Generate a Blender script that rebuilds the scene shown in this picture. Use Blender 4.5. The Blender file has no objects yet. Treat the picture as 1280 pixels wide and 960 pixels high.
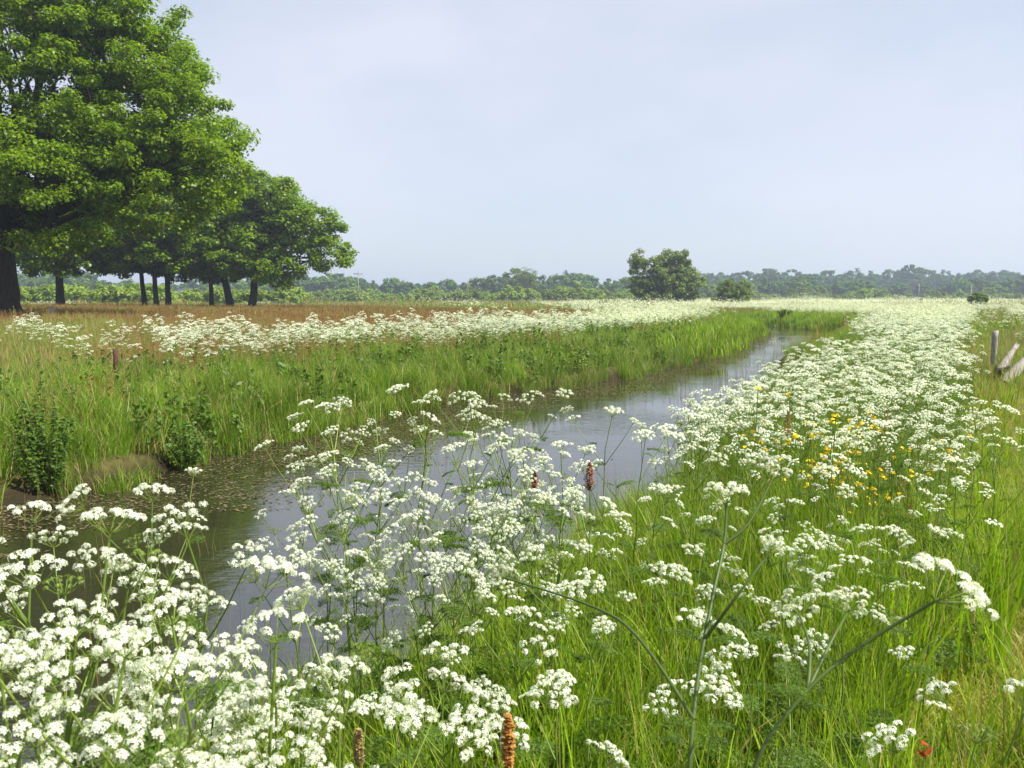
import bpy, math, random
import numpy as np
from mathutils import Vector, Matrix
R = math.radians
rng = np.random.default_rng(7)
random.seed(7)
SC = bpy.context.scene
COL = SC.collection

# ------------------------------------------------------------------ camera
cam_d = bpy.data.cameras.new("camera")
cam = bpy.data.objects.new("camera", cam_d)
COL.objects.link(cam)
SC.camera = cam
FPX = 1100.0
HORIZON = 374.0
CAM_Z = 1.62
PITCH = math.atan((480 - HORIZON) / FPX)
cam.location = (0, 0, CAM_Z)
cam.rotation_euler = (math.pi / 2 - PITCH, 0, 0)
cam_d.sensor_width = 36
cam_d.lens = 36 * FPX / 1280
cam_d.clip_start = 0.05
cam_d.clip_end = 6000
cam_d.dof.use_dof = True
cam_d.dof.focus_distance = 4.5
cam_d.dof.aperture_fstop = 15.0

# ------------------------------------------------------------------ world and sun
SUN_EL, SUN_AZ = R(53), R(112)          # azimuth measured clockwise from +Y
w = bpy.data.worlds.new("World")
SC.world = w
w.use_nodes = True
nt = w.node_tree
bg = nt.nodes["Background"]
sky = nt.nodes.new("ShaderNodeTexSky")
sky.sky_type = 'NISHITA'
sky.sun_disc = False
sky.sun_elevation = SUN_EL
sky.sun_rotation = SUN_AZ
sky.air_density = 1.0
sky.dust_density = 1.2
sky.ozone_density = 2.5
tc = nt.nodes.new("ShaderNodeTexCoord")
mp = nt.nodes.new("ShaderNodeMapping")
mp.inputs['Scale'].default_value = (1.3, 1.3, 3.2)
nz = nt.nodes.new("ShaderNodeTexNoise")
nz.inputs['Scale'].default_value = 1.6
nz.inputs['Detail'].default_value = 5
nz.inputs['Roughness'].default_value = 0.5
rp = nt.nodes.new("ShaderNodeMapRange")
rp.inputs[1].default_value = 0.38
rp.inputs[2].default_value = 0.72
rp.inputs[3].default_value = 0.58
rp.inputs[4].default_value = 0.90
mx = nt.nodes.new("ShaderNodeMix")
mx.data_type = 'RGBA'
mx.inputs['B'].default_value = (5.8, 6.0, 6.75, 1)      # thin high cloud veil
nt.links.new(tc.outputs['Generated'], mp.inputs['Vector'])
nt.links.new(mp.outputs['Vector'], nz.inputs['Vector'])
nt.links.new(nz.outputs['Fac'], rp.inputs[0])
sxy = nt.nodes.new("ShaderNodeSeparateXYZ")
nt.links.new(tc.outputs['Generated'], sxy.inputs[0])
el = nt.nodes.new("ShaderNodeMapRange")       # veil thinned towards the unseen zenith to cut ambient light
el.inputs[1].default_value = .42; el.inputs[2].default_value = .9; el.inputs[3].default_value = 1; el.inputs[4].default_value = .12
nt.links.new(sxy.outputs['Z'], el.inputs[0])
vm_ = nt.nodes.new("ShaderNodeMath"); vm_.operation = 'MULTIPLY'
nt.links.new(rp.outputs[0], vm_.inputs[0]); nt.links.new(el.outputs[0], vm_.inputs[1])
nt.links.new(vm_.outputs[0], mx.inputs['Factor'])
nt.links.new(sky.outputs[0], mx.inputs['A'])
nt.links.new(mx.outputs['Result'], bg.inputs['Color'])
bg.inputs['Strength'].default_value = 0.084

sd_ = bpy.data.lights.new("sun", 'SUN')
sun = bpy.data.objects.new("sun", sd_)
COL.objects.link(sun)
sd_.energy = 5.0
sd_.angle = R(0.53)
sd_.color = (1.0, 0.95, 0.86)
sdir = Vector((math.sin(SUN_AZ) * math.cos(SUN_EL), math.cos(SUN_AZ) * math.cos(SUN_EL), math.sin(SUN_EL)))
sun.rotation_euler = sdir.to_track_quat('Z', 'Y').to_euler()
sun.location = sdir * 50

SC.view_settings.view_transform = 'Standard'
SC.view_settings.look = 'None'
SC.view_settings.exposure = 0.84
SC.view_settings.gamma = 1.0
try:
    cy = SC.cycles
    cy.max_bounces = 8
    cy.diffuse_bounces = 3
    cy.glossy_bounces = 3
    cy.transmission_bounces = 4
    cy.transparent_max_bounces = 6
    cy.volume_bounces = 0
    cy.use_denoising = True
    cy.caustics_reflective = False
    cy.caustics_refractive = False
    cy.sample_clamp_indirect = 6
except Exception as e:
    print(e)

_cp, _sp = math.cos(PITCH), math.sin(PITCH)
def ray(u, v):
    """direction with unit forward-ground component for pixel (u,v) of the 1280x960 photo"""
    x = (u - 640) / FPX; y = (480 - v) / FPX
    d = np.array([x, _cp + y * _sp, -_sp + y * _cp])
    return d / d[1]
def at(u, v, Y):
    return ray(u, v) * Y + np.array([0, 0, CAM_Z])
def on_plane(u, v, z):
    d = ray(u, v)
    t = (z - CAM_Z) / d[2]
    return d * t + np.array([0, 0, CAM_Z])

# ------------------------------------------------------------------ helpers
def tag(o, label=None, cat=None, group=None, kind=None):
    if label: o['label'] = label
    if cat: o['category'] = cat
    if group: o['group'] = group
    if kind: o['kind'] = kind
    return o

def empty(name, loc=(0, 0, 0), rz=0.0):
    o = bpy.data.objects.new(name, None)
    o.empty_display_size = 0.2
    o.location = loc
    o.rotation_euler = (0, 0, rz)
    COL.objects.link(o)
    return o

class Geo:
    def __init__(s):
        s.V = []; s.F = {3: [], 4: []}; s.M = {3: [], 4: []}; s.A = []; s.n = 0
    def add(s, V, F, mat=0, a=None):
        V = np.asarray(V, float).reshape(-1, 3); F = np.asarray(F, int)
        k = F.shape[1]
        s.V.append(V); s.F[k].append(F + s.n)
        s.M[k].append(np.full(len(F), mat) if np.isscalar(mat) else mat)
        if a is None: a = 0.5
        s.A.append(np.full(len(V), a) if np.isscalar(a) else np.asarray(a, float))
        s.n += len(V)
        return s
    def arrays(s):
        V = np.concatenate(s.V) if s.V else np.zeros((0, 3))
        A = np.concatenate(s.A) if s.A else np.zeros(0)
        return V, A
    def add_geo(s, g, M=None, off=(0, 0, 0)):
        V, A = g.arrays()
        if M is not None: V = V @ np.asarray(M).T
        V = V + np.asarray(off)
        s.V.append(V); s.A.append(A)
        for k in (3, 4):
            for F, m in zip(g.F[k], g.M[k]):
                s.F[k].append(F + s.n); s.M[k].append(m)
        s.n += len(V)
        return s
    def mesh(s, name, mats, smooth=False):
        me = bpy.data.meshes.new(name)
        V, A = s.arrays()
        f3 = np.concatenate(s.F[3]) if s.F[3] else np.zeros((0, 3), int)
        f4 = np.concatenate(s.F[4]) if s.F[4] else np.zeros((0, 4), int)
        m3 = np.concatenate(s.M[3]) if s.M[3] else np.zeros(0, int)
        m4 = np.concatenate(s.M[4]) if s.M[4] else np.zeros(0, int)
        me.vertices.add(len(V)); me.vertices.foreach_set('co', V.astype(np.float32).ravel())
        nl = f3.size + f4.size
        me.loops.add(nl)
        me.loops.foreach_set('vertex_index', np.concatenate([f3.ravel(), f4.ravel()]).astype(np.int32))
        npoly = len(f3) + len(f4)
        me.polygons.add(npoly)
        ls = np.concatenate([np.arange(len(f3)) * 3, f3.size + np.arange(len(f4)) * 4]).astype(np.int32)
        me.polygons.foreach_set('loop_start', ls)
        me.polygons.foreach_set('material_index', np.concatenate([m3, m4]).astype(np.int32))
        if smooth: me.polygons.foreach_set('use_smooth', np.ones(npoly, bool))
        for m in mats: me.materials.append(m)
        at_ = me.attributes.new('v', 'FLOAT', 'POINT')
        at_.data.foreach_set('value', A.astype(np.float32))
        me.update(calc_edges=True)
        return me
    def obj(s, name, mats, parent=None, smooth=False, link=True):
        o = bpy.data.objects.new(name, s.mesh(name, mats, smooth))
        if link: COL.objects.link(o)
        if parent is not None: o.parent = parent
        return o

def tube(path, radii, sides=6, cap=True):
    P = np.asarray(path, float); r = np.asarray(radii, float) * np.ones(len(P))
    T = np.gradient(P, axis=0); T /= np.linalg.norm(T, axis=1)[:, None] + 1e-9
    ref = np.array([0.0, 0, 1]) if abs(T[0][2]) < .9 else np.array([1.0, 0, 0])
    N = []
    n0 = np.cross(T[0], ref); n0 /= np.linalg.norm(n0)
    for t in T:
        n0 = n0 - t * np.dot(n0, t); n0 /= np.linalg.norm(n0) + 1e-9; N.append(n0.copy())
    N = np.array(N); B = np.cross(T, N)
    a = np.linspace(0, 2 * np.pi, sides, endpoint=False)
    ring = N[:, None, :] * np.cos(a)[None, :, None] + B[:, None, :] * np.sin(a)[None, :, None]
    V = (P[:, None, :] + ring * r[:, None, None]).reshape(-1, 3)
    F = []
    for i in range(len(P) - 1):
        for j in range(sides):
            k = (j + 1) % sides
            F.append((i * sides + j, i * sides + k, (i + 1) * sides + k, (i + 1) * sides + j))
    if cap:
        V = np.vstack([V, P[-1:], P[:1]])
        c = len(V) - 2; b = (len(P) - 1) * sides
        for j in range(0, sides):
            F.append((b + j, b + (j + 1) % sides, c, c) if False else (b + j, b + (j + 1) % sides, c, b + j))
        F = [f for f in F if len(set(f)) == 4]
        g = Geo()
        g.add(V, F)
        tri = [(b + j, b + (j + 1) % sides, c) for j in range(sides)]
        tri += [((j + 1) % sides, j, c + 1) for j in range(sides)]
        g.F[3].append(np.array(tri)); g.M[3].append(np.zeros(len(tri), int))
        return g
    return Geo().add(V, F)

def put(g, gg, mat=0, a=None):
    """add geometry gg into g with material index"""
    V, A = gg.arrays()
    if a is not None: A = np.full(len(V), a)
    s = g.n
    g.V.append(V); g.A.append(A)
    for k in (3, 4):
        for F in gg.F[k]:
            g.F[k].append(F + s); g.M[k].append(np.full(len(F), mat))
    g.n += len(V)

def box_geo(x0, x1, y0, y1, z0, z1):
    V = [(x0, y0, z0), (x1, y0, z0), (x1, y1, z0), (x0, y1, z0), (x0, y0, z1), (x1, y0, z1), (x1, y1, z1), (x0, y1, z1)]
    F = [(0, 3, 2, 1), (4, 5, 6, 7), (0, 1, 5, 4), (1, 2, 6, 5), (2, 3, 7, 6), (3, 0, 4, 7)]
    return Geo().add(V, F)

_perm = np.random.default_rng(3).random((256, 256))
def vnoise(x, y):
    x = np.asarray(x, float); y = np.asarray(y, float)
    xi = np.floor(x).astype(int); yi = np.floor(y).astype(int)
    fx = x - xi; fy = y - yi
    fx = fx * fx * (3 - 2 * fx); fy = fy * fy * (3 - 2 * fy)
    g = lambda a, b: _perm[a & 255, b & 255]
    return (g(xi, yi) * (1 - fx) + g(xi + 1, yi) * fx) * (1 - fy) + (g(xi, yi + 1) * (1 - fx) + g(xi + 1, yi + 1) * fx) * fy
def fbm(x, y, o=3):
    s = 0; a = 0.5; t = 0
    for i in range(o):
        s = s + a * vnoise(x * 2 ** i + 17 * i, y * 2 ** i + 5 * i); t += a; a *= .5
    return s / t
def sstep(a, b, x):
    t = np.clip((x - a) / (b - a), 0, 1); return t * t * (3 - 2 * t)

# ------------------------------------------------------------------ materials
def nodes(m):
    m.use_nodes = True
    t = m.node_tree
    t.nodes.clear()
    return t, t.nodes.new("ShaderNodeOutputMaterial")
def leafy(name, A, B, C=None, cfac=0.0, trans=0.35, rough=0.5, wscale=0.25, wamt=0.5, spec=0.3, objvar=0.35, tint=(1.15, 1.1, .8)):
    """two-sided leaf stuff: colour A..B by per-leaf attribute, C on a share cfac of the leaves, patches by world noise"""
    m = bpy.data.materials.new(name)
    t, out = nodes(m)
    N = t.nodes.new; L = t.links.new
    at_ = N("ShaderNodeAttribute"); at_.attribute_name = 'v'
    mix = N("ShaderNodeMix"); mix.data_type = 'RGBA'
    mix.inputs['A'].default_value = (*A, 1); mix.inputs['B'].default_value = (*B, 1)
    L(at_.outputs['Fac'], mix.inputs['Factor'])
    col = mix.outputs['Result']
    if C is not None:
        fr = N("ShaderNodeMath"); fr.operation = 'MULTIPLY'; fr.inputs[1].default_value = 7.31
        L(at_.outputs['Fac'], fr.inputs[0])
        fr2 = N("ShaderNodeMath"); fr2.operation = 'FRACT'; L(fr.outputs[0], fr2.inputs[0])
        ls = N("ShaderNodeMath"); ls.operation = 'LESS_THAN'; ls.inputs[1].default_value = cfac
        L(fr2.outputs[0], ls.inputs[0])
        m2 = N("ShaderNodeMix"); m2.data_type = 'RGBA'; m2.inputs['B'].default_value = (*C, 1)
        L(ls.outputs[0], m2.inputs['Factor']); L(col, m2.inputs['A']); col = m2.outputs['Result']
    geo = N("ShaderNodeNewGeometry")
    nz = N("ShaderNodeTexNoise"); nz.inputs['Scale'].default_value = wscale; nz.inputs['Detail'].default_value = 3
    L(geo.outputs['Position'], nz.inputs['Vector'])
    oi = N("ShaderNodeObjectInfo")
    # brightness factor = 1 + wamt*(noise-.5)*2 + objvar*(rand-.5)
    m3 = N("ShaderNodeMath"); m3.operation = 'MULTIPLY_ADD'
    m3.inputs[1].default_value = 2 * wamt; m3.inputs[2].default_value = 1 - wamt - objvar * .5
    L(nz.outputs['Fac'], m3.inputs[0])
    m4 = N("ShaderNodeMath"); m4.operation = 'MULTIPLY_ADD'; m4.inputs[1].default_value = objvar
    L(oi.outputs['Random'], m4.inputs[0]); L(m3.outputs[0], m4.inputs[2])
    vm = N("ShaderNodeVectorMath"); vm.operation = 'SCALE'
    L(col, vm.inputs[0]); L(m4.outputs[0], vm.inputs['Scale'])
    # slight hue shift toward yellow on random instances
    m5 = N("ShaderNodeMix"); m5.data_type = 'RGBA'; m5.blend_type = 'MULTIPLY'
    m5.inputs['B'].default_value = (*tint, 1)
    nz2 = N("ShaderNodeTexNoise"); nz2.inputs['Scale'].default_value = wscale * 2.7; nz2.inputs['Detail'].default_value = 2
    L(geo.outputs['Position'], nz2.inputs['Vector'])
    L(nz2.outputs['Fac'], m5.inputs['Factor']); L(vm.outputs[0], m5.inputs['A'])
    col = m5.outputs['Result']
    p = N("ShaderNodeBsdfPrincipled"); p.inputs['Roughness'].default_value = rough
    p.inputs['Specular IOR Level'].default_value = spec
    L(col, p.inputs['Base Color'])
    tr = N("ShaderNodeBsdfTranslucent")
    bt = N("ShaderNodeVectorMath"); bt.operation = 'MULTIPLY'; bt.inputs[1].default_value = (1.15, 1.25, .7)
    L(col, bt.inputs[0]); L(bt.outputs[0], tr.inputs['Color'])
    ms = N("ShaderNodeMixShader"); ms.inputs[0].default_value = trans
    L(p.outputs[0], ms.inputs[1]); L(tr.outputs[0], ms.inputs[2]); L(ms.outputs[0], out.inputs['Surface'])
    return m
def solid(name, A, B, scale=8, rough=.8, stretch=(1, 1, 1), bump=.3, spec=.3):
    m = bpy.data.materials.new(name)
    t, out = nodes(m); N = t.nodes.new; L = t.links.new
    tc = N("ShaderNodeTexCoord"); mp = N("ShaderNodeMapping"); mp.inputs['Scale'].default_value = stretch
    nz = N("ShaderNodeTexNoise"); nz.inputs['Scale'].default_value = scale; nz.inputs['Detail'].default_value = 6; nz.inputs['Roughness'].default_value = .65
    cr = N("ShaderNodeValToRGB"); cr.color_ramp.elements[0].position = .32; cr.color_ramp.elements[1].position = .68
    cr.color_ramp.elements[0].color = (*A, 1); cr.color_ramp.elements[1].color = (*B, 1)
    p = N("ShaderNodeBsdfPrincipled"); p.inputs['Roughness'].default_value = rough; p.inputs['Specular IOR Level'].default_value = spec
    b = N("ShaderNodeBump"); b.inputs['Strength'].default_value = bump; b.inputs['Distance'].default_value = .03
    L(tc.outputs['Object'], mp.inputs[0]); L(mp.outputs[0], nz.inputs['Vector']); L(nz.outputs['Fac'], cr.inputs[0])
    L(cr.outputs[0], p.inputs['Base Color']); L(nz.outputs['Fac'], b.inputs['Height']); L(b.outputs[0], p.inputs['Normal'])
    L(p.outputs[0], out.inputs['Surface'])
    return m

M = {}
M['grass'] = leafy('lush grass blades', (.09, .18, .006), (.29, .42, .025), (.40, .33, .15), .07, trans=.45, wscale=.5, wamt=.36)
M['bank'] = leafy('mixed bank grass', (.07, .165, .008), (.225, .37, .025), (.42, .34, .17), .09, trans=.42, wscale=.6, wamt=.38, tint=(1.14, 1.04, .88))
M['lawn'] = leafy('short lawn grass', (.16, .25, .012), (.34, .41, .035), (.50, .43, .20), .13, trans=.4, wscale=.8, wamt=.3, tint=(1.25, 1.05, .75))
M['field'] = leafy('meadow grass', (.11, .20, .015), (.25, .33, .05), (.42, .27, .19), .17, trans=.4, wscale=.14, wamt=.3, tint=(1.2, 1.0, .95))
M['dry'] = leafy('dry straw', (.30, .22, .10), (.42, .33, .17), trans=.2, wamt=.2)
M['sorrel'] = leafy('sorrel seed heads', (.24, .06, .04), (.36, .13, .075), (.30, .17, .07), .3, trans=.25, wscale=.2, wamt=.25, tint=(1.1, 1, .9))
M['stem'] = leafy('parsley stem', (.12, .19, .03), (.20, .27, .05), trans=.12, wscale=6, wamt=.3, rough=.4, spec=.4)
M['stem_dark'] = leafy('shaded purple green stalk', (.05, .085, .018), (.085, .13, .028), trans=.05, wscale=9, wamt=.3, rough=.45)  # darker than other stems: backlit shade painted in, besides their real purplish tone
M['fern'] = leafy('parsley leaf', (.07, .14, .018), (.13, .21, .03), trans=.4, wscale=2, wamt=.2)
M['petal'] = leafy('white petals', (.80, .83, .69), (.93, .94, .90), trans=.34, wamt=.05, wscale=9, objvar=.14, tint=(1, 1, .96), rough=.6, spec=.2)
M['petal_far'] = leafy('cream blossom', (.62, .66, .46), (.82, .83, .70), trans=.3, wamt=.08, wscale=.2, objvar=.2, tint=(1, 1, .94), rough=.7, spec=.1)
M['oak'] = leafy('oak leaves', (.075, .155, .004), (.24, .36, .010), trans=.5, wscale=.22, wamt=.25, rough=.42, spec=.35, tint=(1.15, 1.05, .8), objvar=.1)
M['oak_dark'] = leafy('dark broad leaves', (.055, .12, .006), (.13, .22, .010), trans=.36, wscale=.15, wamt=.25, rough=.45, objvar=.3)
M['willow'] = leafy('grey green leaves', (.09, .15, .022), (.19, .26, .045), trans=.3, wscale=.3, wamt=.2, objvar=.25)
M['far'] = leafy('distant foliage', (.06, .14, .020), (.14, .22, .030), trans=.25, wscale=.05, wamt=.25, objvar=.55, rough=.7, spec=.1)
M['far_dark'] = leafy('dark wood foliage', (.045, .10, .020), (.085, .155, .028), trans=.2, wscale=.05, wamt=.2, objvar=.4, rough=.7, spec=.1)
M['bush'] = leafy('pale bush foliage', (.12, .21, .028), (.25, .34, .055), trans=.3, wscale=.2, wamt=.2, objvar=.45, rough=.7, spec=.1, tint=(1.1, 1, .9))
M['nettle'] = leafy('glossy dark leaves', (.035, .085, .014), (.12, .20, .03), trans=.32, rough=.5, spec=.25, wamt=.15)
M['yellow'] = leafy('yellow petals', (.75, .55, .02), (.85, .66, .05), trans=.3, wamt=.05)
M['rust'] = leafy('rusty bracts', (.30, .14, .04), (.50, .27, .09), trans=.25, wamt=.1)
M['redleaf'] = leafy('red leaf', (.30, .035, .015), (.42, .06, .03), trans=.3, wamt=.1)
M['weed'] = leafy('floating pondweed', (.10, .08, .045), (.20, .165, .10), (.11, .13, .03), .10, trans=.1, wscale=1.2, wamt=.3, rough=.6, spec=.3)
M['reed'] = leafy('thin reed stalks', (.10, .14, .03), (.20, .21, .07), (.22, .17, .09), .25, trans=.3, wamt=.2)
M['bark'] = solid('oak bark', (.022, .018, .013), (.06, .05, .036), 5, .9, (3, 3, .5), 1.0)
M['bark_far'] = solid('grey bark', (.05, .042, .032), (.11, .095, .075), 3, .9, (3, 3, .6), .6)
M['oldwood'] = solid('weathered grey wood', (.16, .13, .11), (.46, .42, .38), 9, .85, (6, 6, .7), .8)
M['redwood'] = solid('dark red brown post', (.05, .022, .018), (.13, .055, .045), 14, .8, (4, 4, .6), .6)
M['pale'] = solid('pale wall', (.36, .36, .37), (.46, .46, .46), 2, .8)
M['roof'] = solid('slate roof', (.10, .11, .13), (.16, .17, .19), 4, .7)
M['glass'] = solid('dark window', (.03, .035, .045), (.05, .055, .07), 2, .15)
M['pole'] = solid('grey pole', (.16, .14, .12), (.26, .24, .21), 6, .8)
M['soil'] = solid('eroded soil', (.05, .035, .022), (.13, .09, .055), 5, .95)

# ground: soil and moss below the grass
m = bpy.data.materials.new('ground cover'); M['ground'] = m
t, out = nodes(m); N = t.nodes.new; L = t.links.new
geo = N("ShaderNodeNewGeometry")
n1 = N("ShaderNodeTexNoise"); n1.inputs['Scale'].default_value = .09; n1.inputs['Detail'].default_value = 6
n2 = N("ShaderNodeTexNoise"); n2.inputs['Scale'].default_value = 9; n2.inputs['Detail'].default_value = 5
L(geo.outputs['Position'], n1.inputs['Vector']); L(geo.outputs['Position'], n2.inputs['Vector'])
c1 = N("ShaderNodeValToRGB"); c1.color_ramp.elements[0].position = .35; c1.color_ramp.elements[1].position = .62
c1.color_ramp.elements[0].color = (.10, .13, .025, 1); c1.color_ramp.elements[1].color = (.22, .17, .07, 1)
c2 = N("ShaderNodeValToRGB"); c2.color_ramp.elements[0].position = .3; c2.color_ramp.elements[1].position = .7
c2.color_ramp.elements[0].color = (.45, .42, .4, 1); c2.color_ramp.elements[1].color = (1.1, 1.1, 1.0, 1)
mm = N("ShaderNodeMix"); mm.data_type = 'RGBA'; mm.blend_type = 'MULTIPLY'; mm.inputs['Factor'].default_value = 1
L(n1.outputs['Fac'], c1.inputs[0]); L(n2.outputs['Fac'], c2.inputs[0])
L(c1.outputs[0], mm.inputs['A']); L(c2.outputs[0], mm.inputs['B'])
# wet soil below the bank lip (by height: real mud zone)
sx = N("ShaderNodeSeparateXYZ"); L(geo.outputs['Position'], sx.inputs[0])
mr = N("ShaderNodeMapRange"); mr.inputs[1].default_value = -.5; mr.inputs[2].default_value = -.15; L(sx.outputs['Z'], mr.inputs[0])
m6 = N("ShaderNodeMix"); m6.data_type = 'RGBA'; m6.inputs['A'].default_value = (.030, .024, .013, 1)
L(mr.outputs[0], m6.inputs['Factor']); L(mm.outputs['Result'], m6.inputs['B'])
p = N("ShaderNodeBsdfPrincipled"); p.inputs['Roughness'].default_value = .95; p.inputs['Specular IOR Level'].default_value = .1
bp = N("ShaderNodeBump"); bp.inputs['Strength'].default_value = .6; bp.inputs['Distance'].default_value = .05
L(n2.outputs['Fac'], bp.inputs['Height']); L(bp.outputs[0], p.inputs['Normal'])
L(m6.outputs['Result'], p.inputs['Base Color']); L(p.outputs[0], out.inputs['Surface'])

# water: murky, rippled
m = bpy.data.materials.new('ditch water'); M['water'] = m
t, out = nodes(m); N = t.nodes.new; L = t.links.new
geo = N("ShaderNodeNewGeometry")
mp = N("ShaderNodeMapping"); mp.inputs['Scale'].default_value = (.8, 1.5, 1); mp.inputs['Rotation'].default_value = (0, 0, R(25))
L(geo.outputs['Position'], mp.inputs[0])
n1 = N("ShaderNodeTexNoise"); n1.inputs['Scale'].default_value = 6; n1.inputs['Detail'].default_value = 4
n2 = N("ShaderNodeTexNoise"); n2.inputs['Scale'].default_value = .35; n2.inputs['Detail'].default_value = 3
L(mp.outputs[0], n1.inputs['Vector']); L(geo.outputs['Position'], n2.inputs['Vector'])
ml = N("ShaderNodeMath"); ml.operation = 'MULTIPLY'
mr = N("ShaderNodeMapRange"); mr.inputs[1].default_value = .4; mr.inputs[2].default_value = .62; mr.inputs[3].default_value = .15; mr.inputs[4].default_value = 1
L(n2.outputs['Fac'], mr.inputs[0]); L(n1.outputs['Fac'], ml.inputs[0]); L(mr.outputs[0], ml.inputs[1])
bp = N("ShaderNodeBump"); bp.inputs['Strength'].default_value = .5; bp.inputs['Distance'].default_value = .02
L(ml.outputs[0], bp.inputs['Height'])
p = N("ShaderNodeBsdfPrincipled"); p.inputs['Roughness'].default_value = .04; p.inputs['IOR'].default_value = 1.7
p.inputs['Specular IOR Level'].default_value = .85
p.inputs['Base Color'].default_value = (.022, .020, .010, 1)
L(bp.outputs[0], p.inputs['Normal']); L(p.outputs[0], out.inputs['Surface'])

# ------------------------------------------------------------------ the ditch's plan
WZ = -0.60
def catmull(P, n=6):
    P = np.array(P, float); out = []
    for i in range(len(P) - 1):
        p0 = P[max(i - 1, 0)]; p1 = P[i]; p2 = P[i + 1]; p3 = P[min(i + 2, len(P) - 1)]
        for k in range(n):
            t = k / n
            out.append(.5 * (2 * p1 + (p2 - p0) * t + (2 * p0 - 5 * p1 + 4 * p2 - p3) * t * t + (3 * p1 - p0 - 3 * p2 + p3) * t ** 3))
    out.append(P[-1]); return np.array(out)
LEFT = catmull([(-14, -12), (-10.5, -3), (-8, 4), (-6.4, 7.6), (-5.3, 9.6), (-4.7, 10.7), (-4.4, 12.0), (-3.5, 13.8), (-2.4, 16.2), (-1.0, 19.2), (.9, 21.8),
                (3.0, 24.8), (5.3, 29), (8.1, 36), (11.9, 47), (15.2, 57), (15.6, 66), (13, 80), (6, 96), (-6, 110)])
RIGHT = catmull([(-9, -12), (-5.5, -4), (-3.2, 0.5), (-1.75, 2.4), (-1.1, 3.4), (-.62, 4.5), (-.1, 5.7), (.9, 7.6), (2.2, 10.4), (3.6, 14), (5.1, 18), (7.1, 24), (9.1, 30),
                 (11.8, 36), (14.8, 42), (18.5, 50), (21.6, 59), (22.6, 69), (20.5, 84), (15, 97), (6, 110), (-4, 120)])
POLY = np.vstack([LEFT, RIGHT[::-1]])
def seg_dist(x, y, P, closed=False):
    A = P if closed else P[:-1]; B = np.roll(P, -1, 0) if closed else P[1:]
    best = np.full(x.shape, 1e9)
    for a, b in zip(A, B):
        dx, dy = b - a; L2 = dx * dx + dy * dy + 1e-12
        t = np.clip(((x - a[0]) * dx + (y - a[1]) * dy) / L2, 0, 1)
        d = (x - a[0] - t * dx) ** 2 + (y - a[1] - t * dy) ** 2
        best = np.minimum(best, d)
    return np.sqrt(best)
def inside(x, y):
    c = np.zeros(x.shape, bool)
    A = POLY; B = np.roll(POLY, -1, 0)
    for a, b in zip(A, B):
        if a[1] == b[1]: continue
        cond = ((a[1] > y) != (b[1] > y)) & (x < (b[0] - a[0]) * (y - a[1]) / (b[1] - a[1]) + a[0])
        c ^= cond
    return c
def banks(x, y):
    """signed distance to the water (+ on land), and +1 right / -1 left"""
    x = np.asarray(x, float); y = np.asarray(y, float)
    sd = np.full(x.shape, 200.0); side = np.where(x > 0, 1.0, -1.0)
    near = (y < 260) & (np.abs(x) < 160)
    if near.any():
        xn, yn = x[near], y[near]
        dl = seg_dist(xn, yn, LEFT); dr = seg_dist(xn, yn, RIGHT)
        ins = inside(xn, yn)
        sd[near] = np.where(ins, -1, 1) * np.minimum(dl, dr)
        side[near] = np.where(dr < dl, 1.0, -1.0)
    j = (fbm(x * 1.3, y * 1.3, 2) - .5) * .55 + (vnoise(x * .35 + 9, y * .35) - .5) * .8
    return sd + j * np.clip(1 - np.abs(sd) / 4, 0, 1), side
def ground_z(x, y, sd=None, side=None):
    if sd is None: sd, side = banks(x, y)
    base = np.where(side < 0, .02 + .30 * sstep(2, 45, sd), .0 + .25 * sstep(25, 90, sd))
    base = base + (fbm(x * .25, y * .25, 3) - .5) * .16 * sstep(.5, 4, sd) + (fbm(x * 2.1, y * 2.1, 2) - .5) * .05
    slopeL = WZ + .30 * sstep(0, .30, sd) + .30 * sstep(.1, 1.9, sd)
    slopeR = WZ + .18 * sstep(0, .3, sd) + .42 * sstep(.1, 1.5, sd)
    land = np.where(side < 0, slopeL, slopeR) + (base) * sstep(.2, 2.5, sd) - .0
    bed = WZ - .05 - np.clip(-sd, 0, 1.2) * .55
    return np.where(sd > 0, land, bed)

# ground sheet
def axis(lo, hi, h0, f, c=0.0):
    out = [c]; s = h0; v = c
    while v < hi:
        v += s; s = max(h0, (abs(v - c) - 12) * f + h0) if abs(v - c) > 12 else h0
        out.append(v)
    neg = []; v = c; s = h0
    while v > lo:
        v -= s; s = max(h0, (abs(v - c) - 12) * f + h0) if abs(v - c) > 12 else h0
        neg.append(v)
    return np.array(neg[::-1] + out)
xs = axis(-3500, 3500, .14, .025)
ys = axis(-400, 5000, .14, .018, 6.0)
X, Y = np.meshgrid(xs, ys)
Z = ground_z(X.ravel(), Y.ravel())
V = np.stack([X.ravel(), Y.ravel(), Z], 1)
nx, ny = len(xs), len(ys)
I = (np.arange(ny - 1)[:, None] * nx + np.arange(nx - 1)[None, :]).ravel()
gd = Geo().add(V, np.stack([I, I + 1, I + nx + 1, I + nx], 1))
tag(gd.obj('ground', [M['ground']], smooth=True), kind='structure')
print('ground verts', len(V))
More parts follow.
